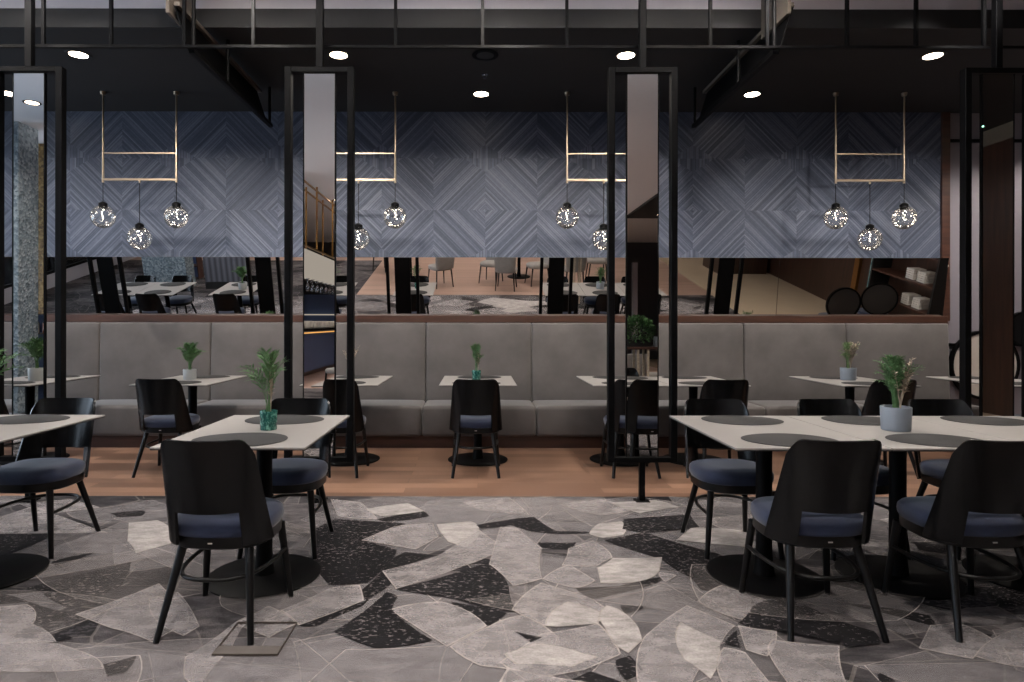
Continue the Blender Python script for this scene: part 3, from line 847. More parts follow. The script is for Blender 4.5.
def make_mat(label, loc, group, rz=0.0):
    bm = B()
    rings = []
    for k, z in ((0.985, 0.0), (1.0, 0.001), (1.0, 0.0025), (0.985, 0.0035)):
        q = []
        for i in range(48):
            t = 2 * PI * i / 48
            r = 1 + 0.035 * math.cos(2 * t + 0.6) + 0.025 * math.cos(3 * t)
            q.append((0.208 * k * r * math.cos(t), 0.176 * k * r * math.sin(t), z))
        rings.append(q)
    ring_loft(bm, rings)
    o = obj('placemat', bm, M['mat'], None, 40)
    o.location = loc
    o.rotation_euler = (0, 0, rz)
    return tag(o, label, 'placemat', group)

TABLES = [  # x, y, phrase that finds the table
    (-6.05, 3.20, 'left one of a joined pair beyond the left edge'),
    (-5.375, 3.20, 'right one of a joined pair beyond the left edge'),
    (-4.12, 3.20, 'table beyond the left edge, seen in the far left mirror'),
    (-2.49, 3.20, 'front table cut by the left picture edge'),
    (-1.075, 3.20, 'front table with the teal mottled pot'),
    (1.442, 3.20, 'left table of the joined front row, without a pot'),
    (2.116, 3.20, 'joined front table carrying the blue-grey pot'),
    (2.788, 3.20, 'front table right of the blue-grey pot, cut by the edge'),
    (-4.12, 5.90, 'back table at the far left behind the mirror stand'),
    (-2.65, 5.90, 'back table with the fern in a pale grey pot'),
    (-1.19, 5.90, 'back table behind the second mirror stand from the left'),
    (0.0, 5.90, 'lone middle back table with the small teal pot'),
    (1.32, 5.90, 'left one of two adjoining back tables, behind a mirror stand'),
    (2.00, 5.90, 'right one of two adjoining back tables, bare'),
    (3.455, 5.90, 'back table with the flecked plant in a grey pot'),
    (4.83, 5.90, 'back table at the far right by the panel wall'),
]
t0 = m0 = None
for i, (x, y, ph) in enumerate(TABLES):
    lab = 'black pedestal table, ' + ph
    g = 'front row tables' if y < 5 else 'tables along the banquette'
    if t0 is None:
        t0 = make_table(lab, (x, y, 0), g)
    else:
        dup(t0, (x, y, 0), 0, lab, group=g)
    for s, where in ((-1, 'near'), (1, 'far')):
        ml = 'grey placemat, %s end, %s' % (where, ph)
        loc = (x + 0.008 * s, y + 0.295 * s, 0.7405)
        if m0 is None:
            m0 = make_mat(ml, loc, 'placemats on the tables')
        else:
            o = m0.copy(); COL.objects.link(o)
            o.location = loc; o.rotation_euler = (0, 0, 0.0 if s > 0 else PI)
            o['label'] = ml; o['group'] = 'placemats on the tables'

C_LAB = 'black navy-seated chair '
CHAIRS = [   # x, y, rz, phrase
    (-6.05, 2.74, 0.0, 'near side, left table of the pair beyond the left edge'),
    (-5.375, 2.74, 0.0, 'near side, right table of the pair beyond the left edge'),
    (-6.05, 3.645, PI, 'far side, left table of the pair beyond the left edge'),
    (-5.375, 3.645, PI, 'far side, right table of the pair beyond the left edge'),
    (-4.12, 2.74, 0.0, 'near side of the table left of the picture'),
    (-4.12, 3.645, PI, 'far side of the table left of the picture'),
    (-2.49, 2.74, 0.0, 'near side of the front table cut by the left edge'),
    (-2.50, 3.645, PI, 'facing us across the front table cut by the left edge'),
    (-1.08, 2.74, -0.035, 'back to us at the near end, table with teal pot'),
    (-1.08, 3.645, PI, 'facing us across the table with the teal mottled pot'),
    (1.445, 2.765, 0.0, 'back to us at the leftmost of the joined front tables'),
    (1.438, 3.645, PI, 'facing us across the leftmost of the joined front tables'),
    (2.119, 2.765, 0.0, 'back to us in front of the blue-grey pot'),
    (2.119, 3.645, PI, 'facing us behind and left of the blue-grey pot'),
    (2.79, 2.765, 0.0, 'back to us at the front table beyond the right edge'),
    (2.79, 3.645, PI, 'facing us behind and right of the blue-grey pot'),
    (-4.14, 5.42, 0.0, 'at the back table by the left picture edge'),
    (-2.63, 5.42, 0.0, 'at the back table with the fern in a pale grey pot'),
    (-1.18, 5.42, 0.0, 'at the back table behind the second mirror stand'),
    (-0.017, 5.42, 0.0, 'alone at the middle back table with the small teal pot'),
    (1.30, 5.42, 0.0, 'at the left adjoining back table, behind the third mirror stand'),
    (2.04, 5.42, 0.0, 'at the right one of the two adjoining back tables'),
    (3.42, 5.42, 0.0, 'at the back table with the flecked plant in a grey pot'),
    (4.83, 5.42, 0.0, 'at the back table by the panel wall on the right'),
]
c0 = None
for i, (x, y, rz, ph) in enumerate(CHAIRS):
    g = 'chairs at the front tables' if y < 5 else 'chairs facing the banquette'
    if c0 is None:
        c0 = make_chair(C_LAB + ph, (x, y, 0), rz, g)
    else:
        dup(c0, (x, y, 0), rz, C_LAB + ph, group=g)

# ------------------------------------------------------------------ potted plants
def leaf_quad(bm, p, d, up, L, W):
    side = d.cross(up)
    if side.length < 1e-4:
        side = Vector((1, 0, 0))
    side.normalize()
    pts = [p, p + d * L * 0.45 + side * W * 0.5, p + d * L, p + d * L * 0.45 - side * W * 0.5]
    pts[1] += up * W * 0.18; pts[3] += up * W * 0.18
    bm.faces.new([bm.verts.new(q) for q in pts])

def palm(rng, z0, h, spread, fronds, leaflets, lw):
    """stems and feathered fronds of a small parlour palm"""
    st, fo = B(), B()
    for i in range(fronds):
        az = 2 * PI * i / fronds + rng.uniform(-0.5, 0.5)
        reach = spread * rng.uniform(0.45, 1.05)
        H = h * rng.uniform(0.55, 1.0)
        if i % 3 == 0:
            reach *= 0.4; H = h * rng.uniform(0.9, 1.02)
        base = Vector((rng.uniform(-.012, .012), rng.uniform(-.012, .012), z0))
        out = Vector((math.cos(az), math.sin(az), 0))
        pts = []
        for k in range(11):
            u = k / 10
            pts.append(base + out * reach * u ** 1.8 + Vector((0, 0, H * (1 - (1 - u) ** 1.6) - 0.12 * h * max(0, u - 0.75) * 2)))
        tube(st, pts, lambda u: 0.0018 * (1 - 0.7 * u), 5)
        for k in range(leaflets):
            u = 0.38 + 0.62 * k / (leaflets - 1)
            f = u * 10; j = min(9, int(f))
            p = pts[j].lerp(pts[j + 1], f - j)
            d = (pts[j + 1] - pts[j]).normalized()
            sd = d.cross(Vector((0, 0, 1)))
            sd = sd.normalized() if sd.length > 1e-3 else Vector((1, 0, 0))
            upv = sd.cross(d).normalized()
            L = lw * (1.05 - 0.6 * abs(u - 0.62) / 0.4)
            for s in (-1, 1):
                dd = (d * 0.75 + sd * s * 0.8 + upv * rng.uniform(-0.15, 0.25)).normalized()
                leaf_quad(fo, p, (dd + Vector((rng.uniform(-.25, .25), rng.uniform(-.25, .25), rng.uniform(-.25, .25)))).normalized(), upv, L * rng.uniform(0.7, 1.2), L * 0.19)
    return st, fo

def sprig(rng, z0, h, n, lean, lw):
    st, fl = B(), B()
    for i in range(n):
        az = rng.uniform(0, 2 * PI)
        out = Vector((math.cos(az), math.sin(az), 0)) * rng.uniform(0.2, 1) * lean
        H = h * rng.uniform(0.7, 1.0)
        pts = [Vector((0, 0, z0)) + out * u ** 1.5 + Vector((0, 0, H * u)) for u in (0, .2, .4, .6, .8, 1)]
        tube(st, pts, 0.0012, 5)
        for k in range(12):
            u = 0.45 + 0.55 * k / 11
            p = pts[0].lerp(pts[-1], u) if False else pts[min(4, int(u * 5))].lerp(pts[min(5, int(u * 5) + 1)], (u * 5) % 1)
            d = Vector((rng.uniform(-1, 1), rng.uniform(-1, 1), rng.uniform(0, 1))).normalized()
            leaf_quad(fl, p, d, Vector((0, 0, 1)), lw * rng.uniform(0.7, 1.2), lw * 0.45)
    return st, fl

def pot_bm(r, h, taper=0.94):
    bm = B()
    lathe(bm, [(r * taper * 0.96, 0.0), (r * taper, 0.004), (r, h - 0.003), (r * 0.985, h), (r * 0.9, h), (r * 0.88, h * 0.82)], 32, cap1=False)
    return bm

def plant(name, label, loc, pot, pr, phh, seed, h, spread, fronds, leaflets, lw, leaf='leaf', dried=None, cat='potted plant', rz=0.0):
    rng = random.Random(seed)
    a = thing(name, label, cat, loc, rz, 'potted plants on the tables')
    obj('pot', pot_bm(pr, phh), M[pot], a, 40)
    bm = B(); lathe(bm, [(pr * 0.885, phh * 0.8), (pr * 0.885, phh * 0.84), (pr * 0.4, phh * 0.87)], 24); obj('soil', bm, M['soil'], a)
    if fronds:
        st, fo = palm(rng, phh * 0.85, h, spread, fronds, leaflets, lw)
        obj('stems', st, M[leaf], a); obj('foliage', fo, M[leaf], a, None)
    if dried:
        n, dh, lean, dw = dried
        st, fl = sprig(rng, phh * 0.85, dh, n, lean, dw)
        for b_ in (st, fl):
            bmesh.ops.translate(b_, vec=(pr * (0.35 if pr < 0.06 else 0.12), -pr * 0.3, 0), verts=b_.verts)
        obj('dried_stems', st, M['sprig'], a, label='pale dried stems'); obj('dried_sprig', fl, M['sprig'], a, None, label='pale dried flower sprig')
    return a
TZ = 0.7405
plant('potted_palm', 'small palm in a teal mottled pot on the front table', (-1.048, 3.18, TZ), 'teal_pot', 0.043, 0.095, 3, 0.33, 0.16, 11, 12, 0.062, dried=(5, 0.24, 0.03, 0.018))
plant('potted_palm', 'palm with pale sprigs in a blue-grey pot on the joined tables', (2.10, 3.19, TZ), 'grey_pot', 0.069, 0.118, 7, 0.28, 0.11, 34, 12, 0.045, 'leaf', dried=(16, 0.27, 0.08, 0.024))
plant('potted_palm', 'palm in a grey pot on the front table cut by the left edge', (-2.53, 3.25, TZ), 'grey_pot', 0.055, 0.10, 12, 0.32, 0.20, 18, 12, 0.075)
plant('potted_palm', 'bushy palm in a pale pot, seen only in the far left mirror', (-4.03, 3.235, TZ), 'pale_pot', 0.072, 0.115, 21, 0.29, 0.18, 24, 13, 0.07)
plant('potted_fern', 'small green fern in a pale grey pot on a back table', (-2.69, 5.93, TZ), 'pale_pot', 0.060, 0.095, 5, 0.26, 0.14, 24, 12, 0.065)
plant('potted_sprig', 'wispy white sprig in a mint vase behind the second mirror stand', (-1.215, 5.98, TZ), 'mint_glass', 0.022, 0.092, 9, 0, 0, 0, 0, 0, dried=(9, 0.26, 0.10, 0.024))
plant('potted_palm', 'narrow dark plant in a teal pot on the middle back table', (-0.014, 5.88, TZ), 'teal_pot', 0.042, 0.093, 15, 0.26, 0.055, 12, 12, 0.055, dried=(4, 0.20, 0.03, 0.03))
plant('potted_sprig', 'pale sprig in a slim grey vase on the two adjoining back tables', (1.635, 5.93, TZ), 'pale_pot', 0.021, 0.112, 19, 0, 0, 0, 0, 0, dried=(5, 0.22, 0.05, 0.022))
plant('potted_palm', 'cream-flecked plant in a grey pot on the right back table', (3.47, 5.95, TZ), 'grey_pot', 0.070, 0.115, 23, 0.26, 0.09, 20, 11, 0.045, 'leaf_pale', dried=(16, 0.27, 0.09, 0.03))

# ------------------------------------------------------------------ mirror stands (Y = 4.53)
FY = 4.53
def make_stand(label, x, group, w=0.2225):
    a = thing('mirror_stand', label, 'mirror stand', (x, FY, 0), 0, group)
    t = 0.023
    zt, zb = 3.09, 0.285
    for s in (-1, 1):
        bm = B(); box(bm, s * w - t * 1.0, s * w + t * 1.0, -0.03, 0.03, zb, zt, 0.003, 1); obj('post', bm, M['black_metal'], a, None)
    bm = B(); box(bm, -w + t, w - t, -0.03, 0.03, zt - 0.038, zt, 0.003, 1); obj('top_rail', bm, M['black_metal'], a, None)
    bm = B(); box(bm, -w + t, w - t, -0.03, 0.03, zb, zb + 0.036, 0.003, 1); obj('bottom_rail', bm, M['black_metal'], a, None)
    bm = B(); box(bm, -0.108, 0.108, -0.010, -0.006, zb + 0.037, zt - 0.039); pm = obj('mirror_panel', bm, M['mirror'], a, None)
    bm = B(); box(bm, -0.116, 0.116, -0.0055, 0.012, zb + 0.037, zt - 0.039)
    box(bm, -0.116, -0.1085, -0.013, -0.0055, zb + 0.037, zt - 0.039); box(bm, 0.1085, 0.116, -0.013, -0.0055, zb + 0.037, zt - 0.039)
    obj('panel_backing', bm, M['black_metal'], pm, None)
    bm = B(); box(bm, -0.024, 0.024, -0.024, 0.024, zt, 4.05, 0.003, 1); obj('hanging_pole', bm, M['black_metal'], a, None)
    bm = B(); box(bm, -0.02, 0.02, -0.02, 0.02, 0.012, zb, 0.003, 1); st = obj('foot_post', bm, M['black_metal'], a, None)
    bm = B(); box(bm, -0.05, 0.05, -0.05, 0.05, 0.0, 0.012, 0.002, 1); obj('foot_plate', bm, M['black_metal'], st, None)
    return a
ST = [(-3.20, 'black mirror stand by the left edge, stone column reflected in its tall mirror'),
      (-1.13, 'black mirror stand left of centre, the bar reflected in its tall mirror'),
      (1.17, 'black mirror stand right of centre, a leafy planter reflected in its mirror'),
      (3.70, 'black mirror stand by the right edge, dark walnut reflected in its mirror'),
      (-5.55, 'black mirror stand beyond the left edge, seen in the wall mirror')]
s0 = None
for x, lab in ST:
    if s0 is None:
        s0 = make_stand(lab, x, 'mirror stands along the carpet edge')
    else:
        dup(s0, (x, FY, 0), 0, lab, group='mirror stands along the carpet edge')
bm = B(); rod(bm, (3.5885, 4.512, 2.676), (3.5885, 4.518, 2.676), 0.006, 0.006)  # small emissive rod imitating a spotlight's reflection at the mirror edge
tag(obj('edge_glint', bm, M['green_glint']), 'tiny glowing green-white glint imitating a reflected spotlight on the right mirror stand', 'light')

# ------------------------------------------------------------------ black ceiling grid and ladder beams
gr = thing('ceiling_rail_grid', 'black metal rail grid hanging across the front of the dark ceiling', 'ceiling rail', (0, 4.60, 0))
for z in (3.262, 3.96):
    bm = B(); box(bm, -7.2, 6.9, -0.012, 0.012, z, z + 0.020); obj('rail', bm, M['black_metal'], gr, None)
for x in (-6.6, -5.9, -5.25, -4.65, -3.99, -3.19 + 0.04, -2.66, -2.13, -1.63, -0.60, 0.03, 0.64, 1.68, 2.09, 2.67, 3.17, 3.66, 4.4, 5.1, 5.8):
    bm = B(); box(bm, x - 0.011, x + 0.011, -0.011, 0.011, 3.271, 3.96); obj('rod', bm, M['black_metal'], gr, None)
for s, xb, label in ((-1, -2.09, 'black ladder beam with tan upper rail running back on the left'), (1, 2.17, 'black ladder beam with tan upper rail running back on the right')):
    a = thing('ladder_beam', label, 'ceiling beam', (xb, 0, 0), 0)
    bm = B(); box(bm, -0.02, 0.02, 4.63, 6.40, 3.238, 3.272); obj('lower_rail', bm, M['black_metal'], a, None)
    bm = B(); box(bm, s * 0.11 - 0.02, s * 0.11 + 0.02, 4.63, 6.40, 3.585, 3.615); obj('upper_rail', bm, M['tan'], a, None, label='tan upper rail')
    bm = B()
    q = [(s * 0.02, 3.26), (s * 0.13, 3.60), (s * 0.14, 3.60), (s * 0.03, 3.26)]
    ring_loft(bm, [[(x, 4.64, z) for x, z in q], [(x, 6.36, z) for x, z in q]])
    obj('web', bm, M['black_metal'], a, None)
    for y in (4.66, 5.3, 6.36):
        bm = B(); rod(bm, (0, y, 3.26), (0, y, 3.63 if y > 5.1 else 4.05), 0.014); obj('post', bm, M['black_metal'], a)

# ------------------------------------------------------------------ pendants
def facet_globe(bm, c, R, rng):
    bmesh.ops.create_icosphere(bm, subdivisions=4, radius=R, matrix=Matrix.Translation(c))

def make_pendant(label, x, w, group):
    a = thing('pendant_light', label, 'pendant lamp', (x, 6.5, 0), 0, group)
    rng = random.Random(8)
    bm = B()
    h = w / 2
    zb = 2.733
    for s in (-1, 1):
        rod(bm, (s * h, 0, zb - 0.03), (s * h, 0, 3.61), 0.0125, 0.0085, 10)
        rod(bm, (s * h, 0, 3.60), (s * h, 0, 3.63), 0.024, 0.03, 14)
    box(bm, -h, h, -0.011, 0.011, zb - 0.011, zb + 0.011); box(bm, -h, h, -0.006, 0.006, 2.998, 3.009)
    rod(bm, (0, 0, zb - 0.035), (0, 0, zb), 0.011, 0.011, 10)
    obj('brass_frame', bm, M['brass'], a)
    R = 0.118
    for gx, gz in ((-h, 2.352), (0, 2.135), (h, 2.352)):
        c = Vector((gx, 0, gz))
        bm = B(); rod(bm, (gx, 0, gz + 0.15), (gx, 0, zb - 0.03), 0.0035, 0.0035, 6); obj('cord', bm, M['black_metal'], a)
        bm = B(); lathe(bm, [(0.036, 0.088), (0.042, 0.094), (0.042, 0.135), (0.030, 0.146), (0.010, 0.155)], 24, c); obj('cap', bm, M['black_metal'], a)
        bm = B(); facet_globe(bm, c, R, rng); g = obj('globe', bm, M['globe'], a, 80)
        bm = B()
        for k in range(16):
            v = Vector((rng.gauss(0, 1), rng.gauss(0, 1), rng.gauss(0, 1))).normalized()
            if v.z > 0.72:
                v.z *= -1
            bmesh.ops.create_icosphere(bm, subdivisions=1, radius=rng.uniform(0.002, 0.0045), matrix=Matrix.Translation(c + v * R * rng.uniform(0.72, 0.93)))
        for k in range(5):
            bmesh.ops.create_icosphere(bm, subdivisions=1, radius=0.006, matrix=Matrix.Translation(c + Vector((rng.uniform(-.015, .015), rng.uniform(-.015, .015), 0.07 - 0.022 * k))))
        o = obj('fairy_lights', bm, M['led'], g)
        bm = B()
        for k in range(3):
            az = rng.uniform(0, 6.28)
            pts = [c + Vector((0, 0, 0.09))]
            for j in range(1, 8):
                r = R * 0.88 * math.sin(j * 0.36)
                pts.append(c + Vector((r * math.cos(az + j * 0.5), r * math.sin(az + j * 0.5), 0.09 - j * 0.024)))
            tube(bm, pts, 0.0009, 4)
        obj('light_wire', bm, M['chrome'], g)
    return a
PD = [(-3.465, 0.75, 'brass-framed pendant with three clear globes, farthest left'),
      (-1.225, 0.75, 'brass-framed globe pendant partly behind the mirror stand left of centre'),
      (1.285, 0.75, 'brass-framed globe pendant partly behind the mirror stand right of centre'),
      (4.01, 0.70, 'brass-framed pendant with three clear globes, farthest right')]
p0 = None
for x, w, lab in PD:
    if p0 is None:
        p0 = make_pendant(lab, x, w, 'globe pendants along the back wall')
    else:
        dup(p0, (x, 6.5, 0), 0, lab, group='globe pendants along the back wall', s=(w / 0.75, 1, 1))
for o in [o for o in COL.objects if o.name.startswith('pendant_light')]:
    o.scale = (1, 1, 1) if abs(o.scale[0] - 1) < 1e-6 else o.scale

# ------------------------------------------------------------------ downlights
WARM = (1.0, 0.90, 0.80)
def make_lamp(power, cone=125, blend=0.8, radius=0.07):
    L = bpy.data.lights.new('downlight_beam', 'SPOT')
    L.energy = power
    L.color = WARM
    L.spot_size = math.radians(cone)
    L.spot_blend = blend
    L.shadow_soft_size = radius
    return L
LAMP_ROW = make_lamp(ROW_W, 132, 0.45)
LAMP_WALL = make_lamp(WALL_W, 88, 0.6)
LAMP_FRONT = make_lamp(FRONT_W, 166, 0.35, 0.15)
LAMP_FAR = make_lamp(FAR_W, 130, 0.9)
LAMP_SIDE = make_lamp(SIDE_W, 120, 0.9)
def make_downlight(label, loc, lamp, group):
    a = thing('downlight', label, 'ceiling light', loc, 0, group)
    n = 32
    bm = B(); lathe(bm, [(0.075, -0.004), (0.10, -0.006), (0.104, -0.002), (0.10, 0.0)], n, cap0=False, cap1=False); obj('trim_ring', bm, M['fascia'], a)
    bm = B(); lathe(bm, [(0.078, -0.004), (0.05, -0.003)], n); obj('lens', bm, M['lamp'], a)
    l = link_obj(bpy.data.objects.new('downlight_beam', lamp), a)
    l.location = (0, 0, -0.03)
    return a
DL = [(6.1, 6.1, 3.63, LAMP_ROW, 'recessed downlight added to brighten the panel wall, beyond the right edge'),  # first one is an unseen extra, added to brighten the panel wall
      (-3.52, 5.59, 3.63, LAMP_ROW, 'recessed downlight in the dark ceiling, leftmost'),
      (-1.23, 5.59, 3.63, LAMP_ROW, 'recessed downlight above the mirror stand left of centre'),
      (1.30, 5.59, 3.63, LAMP_ROW, 'recessed downlight above the mirror stand right of centre'),
      (4.00, 5.59, 3.63, LAMP_ROW, 'recessed downlight in the dark ceiling, rightmost'),
      (-4.85, 6.54, 3.63, LAMP_WALL, 'recessed downlight near the back wall, seen beside the left mirror stand'),
      (0.03, 6.54, 3.63, LAMP_WALL, 'recessed downlight near the back wall in the middle'),
      (2.82, 6.54, 3.63, LAMP_WALL, 'recessed downlight near the back wall, beside the right ladder beam')]
for x in (-4.4, -1.75, 0.02, 1.8):
    DL.append((x, 3.7, 4.05, LAMP_FRONT, None))
for x in (-5.65, -3.2, -0.55, 1.5):
    for y in (1.0, -2.2, -5.4, -8.6):
        DL.append((x, y, 4.05, LAMP_FAR, None))
for y in (2.6, -1.2, -4.9, -7.0):
    DL.append((4.6, y, 4.0, LAMP_SIDE, None))
for x, y, z, lamp, lab in DL:
    g = 'downlights in the dark ceiling' if lab else 'downlights in the front ceiling, out of the picture'
    d = make_downlight(lab or 'recessed downlight in the front ceiling, outside the picture', (x, y, z), lamp, g)
    if lamp is LAMP_FRONT:
        d.scale = (1.9, 1.9, 1)
# unseen spotlights added to brighten the lower part of the veneered wall
SPOT = bpy.data.lights.new('added_spot_beam', 'SPOT')
SPOT.energy = WASH_W; SPOT.color = (1.0, 0.93, 0.87); SPOT.spot_size = math.radians(46); SPOT.spot_blend = 0.9; SPOT.shadow_soft_size = 0.06
sp0 = None
for x in (-4.9, -3.1, -1.6, 0.25, 2.0, 3.5, 4.8):
    lab = 'black spotlight added under the front ceiling to brighten the back wall, outside the picture'
    if sp0 is None:
        sp0 = thing('added_wall_spot', lab, 'ceiling light', (x, 3.9, 4.05), 0, 'added spotlights under the front ceiling')
        bm = B(); rod(bm, (0, 0, 0), (0, 0, -0.10), 0.012); rod(bm, (0, 0, 0), (0, 0, -0.012), 0.05, 0.045, 20); obj('stem', bm, M['black_metal'], sp0)
        dv = Vector((0, 3.2, -2.0)).normalized()
        bm = B(); rod(bm, Vector((0, 0, -0.13)) - dv * 0.06, Vector((0, 0, -0.13)) + dv * 0.06, 0.045, 0.05, 20); obj('head', bm, M['black_metal'], sp0)
        l = link_obj(bpy.data.objects.new('added_spot_beam', SPOT), sp0)
        l.location = Vector((0, 0, -0.13)) + dv * 0.13
        l.rotation_euler = dv.to_track_quat('-Z', 'Y').to_euler()
    else:
        dup(sp0, (x, 3.9, 4.05), 0, lab, group='added spotlights under the front ceiling')
# invented linear uplights, added to brighten the white front ceiling
def make_up(power):
    L = bpy.data.lights.new('added_uplight_glow', 'AREA')
    L.shape = 'RECTANGLE'; L.size = 2.3; L.size_y = 0.05; L.energy = power; L.color = (0.98, 0.96, 0.98)
    return L
UP, UP_FAR = make_up(UP_W), make_up(UPFAR_W)
u0 = None
for x, y in ((-6.6, 3.3), (-3.9, 3.3), (-1.3, 3.3), (1.3, 3.3), (-5.0, -1.5), (-0.9, -1.5), (0.9, -5.5), (-1.6, -5.5)):
    lab = 'black linear uplight added to brighten the white front ceiling, outside the picture'
    if u0 is None:
        u0 = thing('added_uplight', lab, 'ceiling light', (x, y, 3.62), 0, 'added uplights under the front ceiling')
        bm = B(); box(bm, -1.2, 1.2, -0.035, 0.035, 0, 0.05, 0.004, 1); obj('housing', bm, M['black_metal'], u0, None)
        bm = B(); box(bm, -1.17, 1.17, -0.026, 0.026, 0.0505, 0.054); obj('lens', bm, M['uplens'], u0, None)
        for q in (-0.9, 0.9):
            bm = B(); rod(bm, (q, 0, 0.05), (q, 0, 0.43), 0.003, 0.003, 6); obj('suspension_wire', bm, M['chrome'], u0)
        l = link_obj(bpy.data.objects.new('added_uplight_glow', UP), u0)
        l.location = (0, 0, 0.06); l.rotation_euler = (PI, 0, 0)
    else:
        d = dup(u0, (x, y, 3.62), 0, lab, group='added uplights under the front ceiling')
        if y < 0:
            for c in kids(d):
                if c.type == 'LIGHT':
                    c.data = UP_FAR
a = thing('ceiling_speaker', 'round dark speaker grille flush in the dark ceiling', 'speaker', (0.06, 5.58, 3.63))
bm = B(); lathe(bm, [(0.115, 0.0), (0.118, -0.006), (0.10, -0.010)], 32, cap0=False); obj('grille_ring', bm, M['black_metal'], a)
bm = B(); lathe(bm, [(0.10, -0.009), (0.03, -0.012)], 32); obj('grille', bm, M['core'], a)
bm = B(); lathe(bm, [(0.03, 0.0), (0.03, -0.008), (0.010, -0.012), (0.009, -0.03), (0.018, -0.034), (0.018, -0.037)], 16)
o = obj('ceiling_sprinkler', bm, M['chrome']); o.location = (0.06, 6.02, 3.63); tag(o, 'small chrome sprinkler head in front of the middle downlight', 'sprinkler')

# floor hatch in the carpet
fh = thing('floor_outlet_cover', 'square carpeted floor outlet cover with dark edges beside the chair', 'floor outlet', (-0.887, 2.55, -0.0045))
bm = B()
for q in ((-.126, .126, .127, .131), (-.126, .126, -.131, -.127), (-.126, -.122, -.127, .127), (.122, .126, -.127, .127), (-.122, .122, -.072, -.069)):
    box(bm, q[0], q[1], q[2], q[3], 0.012, 0.0185)
obj('frame', bm, plain('bronze_edge', rgb(66, 58, 52), 0.5), fh, None)
bm = B(); box(bm, -.122, .122, -.127, -.072, 0.012, 0.0180); obj('lid_panel', bm, plain('hatch_panel', rgb(92, 86, 82), 0.7), fh, None)

# ------------------------------------------------------------------ what the mirrors show, on the camera's side of the room
# stone column, ochre mosaic wall and bookshelf on the left
bm = B(); box(bm, -7.3, -6.36, -0.15, 0.25, 0, 4.05, 0.01); struct('column_stone', bm, M['stone'])
bm = B(); box(bm, -7.4, -6.62, -1.0, -0.85, 1.39, 4.05); struct('wall_mosaic', bm, M['gold_mosaic'])
sh = thing('bottle_shelf', 'dark bottle shelf under the ochre mosaic wall, seen in the left mirror', 'shelf', (-7.0, -1.20, 0))
bm = B(); box(bm, -0.4, 0.4, 0.1, 0.12, 0, 1.4); obj('back_panel', bm, M['bar_blue'], sh, None)
bm = B(); box(bm, -0.42, -0.4, 0.1, 0.38, 0, 1.4); box(bm, 0.4, 0.42, 0.1, 0.38, 0, 1.4); obj('side_panel', bm, M['walnut'], sh, None)
for z in (0.3, 0.78, 1.08, 1.38):
    bm = B(); box(bm, -0.4, 0.4, 0.12, 0.38, z, z + 0.02); obj('shelf_board', bm, M['walnut'], sh, None)
def bottle(mat, loc, lab, grp):
    bm = B(); lathe(bm, [(0.034, 0), (0.036, 0.01), (0.036, 0.15), (0.014, 0.19), (0.013, 0.25), (0.016, 0.26)], 16)
    o = obj('bottle', bm, M[mat]); o.location = loc
    return tag(o, lab, 'bottle', grp)
for i, mt in enumerate(('bottle_amber', 'bottle_green', 'bottle_amber', 'bottle_clear', 'bottle_amber', 'bottle_green')):
    for z, w in ((1.10, 'upper'), (0.80, 'lower')):
        bottle(mt, (-7.33 + 0.13 * i, -0.95, z + 0.001), '%s bottle on the %s board of the shelf reflected at left' % (mt.split('_')[1], w), 'bottles on the reflected shelf')
bm = B(); box(bm, -6.02, -5.1, 0.06, 0.14, 0.16, 4.0); struct('wall_curtain_plinth', (lambda b: box(b, -6.02, -5.1, 0.04, 0.16, 0, 0.16))(B()), M['core']); struct('wall_curtain', bm, M['curtain'])

# bar: runs away from us along X = -4.04
bar = thing('bar_counter', 'ink-blue bar counter with a lit edge, seen in the mirror left of centre', 'bar', (-4.04, 0, 0))
bm = B(); box(bm, -0.6, 0.0, -12.2, -4.6, 0.10, 1.06); obj('front_panel', bm, M['bar_blue'], bar, None)
bm = B(); box(bm, -0.58, -0.04, -12.2, -4.65, 0.0, 0.10); obj('plinth', bm, M['walnut'], bar, None)
bm = B(); box(bm, -0.65, 0.12, -12.25, -4.55, 1.06, 1.12, 0.004, 1); obj('counter_top', bm, M['bar_top'], bar, None)
bm = B(); box(bm, 0.001, 0.015, -12.2, -4.6, 1.0, 1.03); obj('light_strip', bm, M['strip'], bar, None)
bb = thing('back_bar', 'ink-blue back bar with a glowing pale canopy, seen in the mirror left of centre', 'back bar', (-5.5, 0, 0))
bm = B(); box(bm, -0.5, -0.4, -12.2, -4.2, 0.0, 2.2); obj('back_panel', bm, M['bar_blue'], bb, None)
bm = B(); box(bm, -0.4, 0.0, -12.2, -4.2, 0.9, 0.95); obj('work_top', bm, M['bar_top'], bb, None)
bm = B(); box(bm, -0.4, 0.7, -12.6, -12.5, 0.0, 2.2); obj('end_panel', bm, M['bar_blue'], bb, None)
bm = B(); box(bm, -0.35, 0.68, -12.49, -12.3, 1.5, 1.54); obj('added_glow_shelf', bm, M['panel_glow'], bb, None, label='glowing shelf added to brighten the bar')  # self-lit shelf added because the bar end was too dark
rk = thing('bar_rack', 'antique gold rack hanging over the bar, seen in the mirror left of centre', 'rack', (-3.45, 0, 0))
bm = B(); box(bm, -0.05, 0.05, -12.0, -2.6, 2.15, 2.72); obj('canopy_panel', bm, M['panel_glow'], rk, None)
for x in (-0.1, 0.12):
    for z in (2.73, 3.95):
        bm = B(); box(bm, x, x + 0.03, -12.0, -2.6, z, z + 0.03); obj('rail', bm, M['gold'], rk, None)
    for y in (-2.6, -4.0, -5.4, -6.8, -8.2, -9.6, -11.0):
        bm = B(); box(bm, x, x + 0.03, y - 0.03, y, 2.76, 4.05); obj('upright', bm, M['gold'], rk, None)
wg0 = None
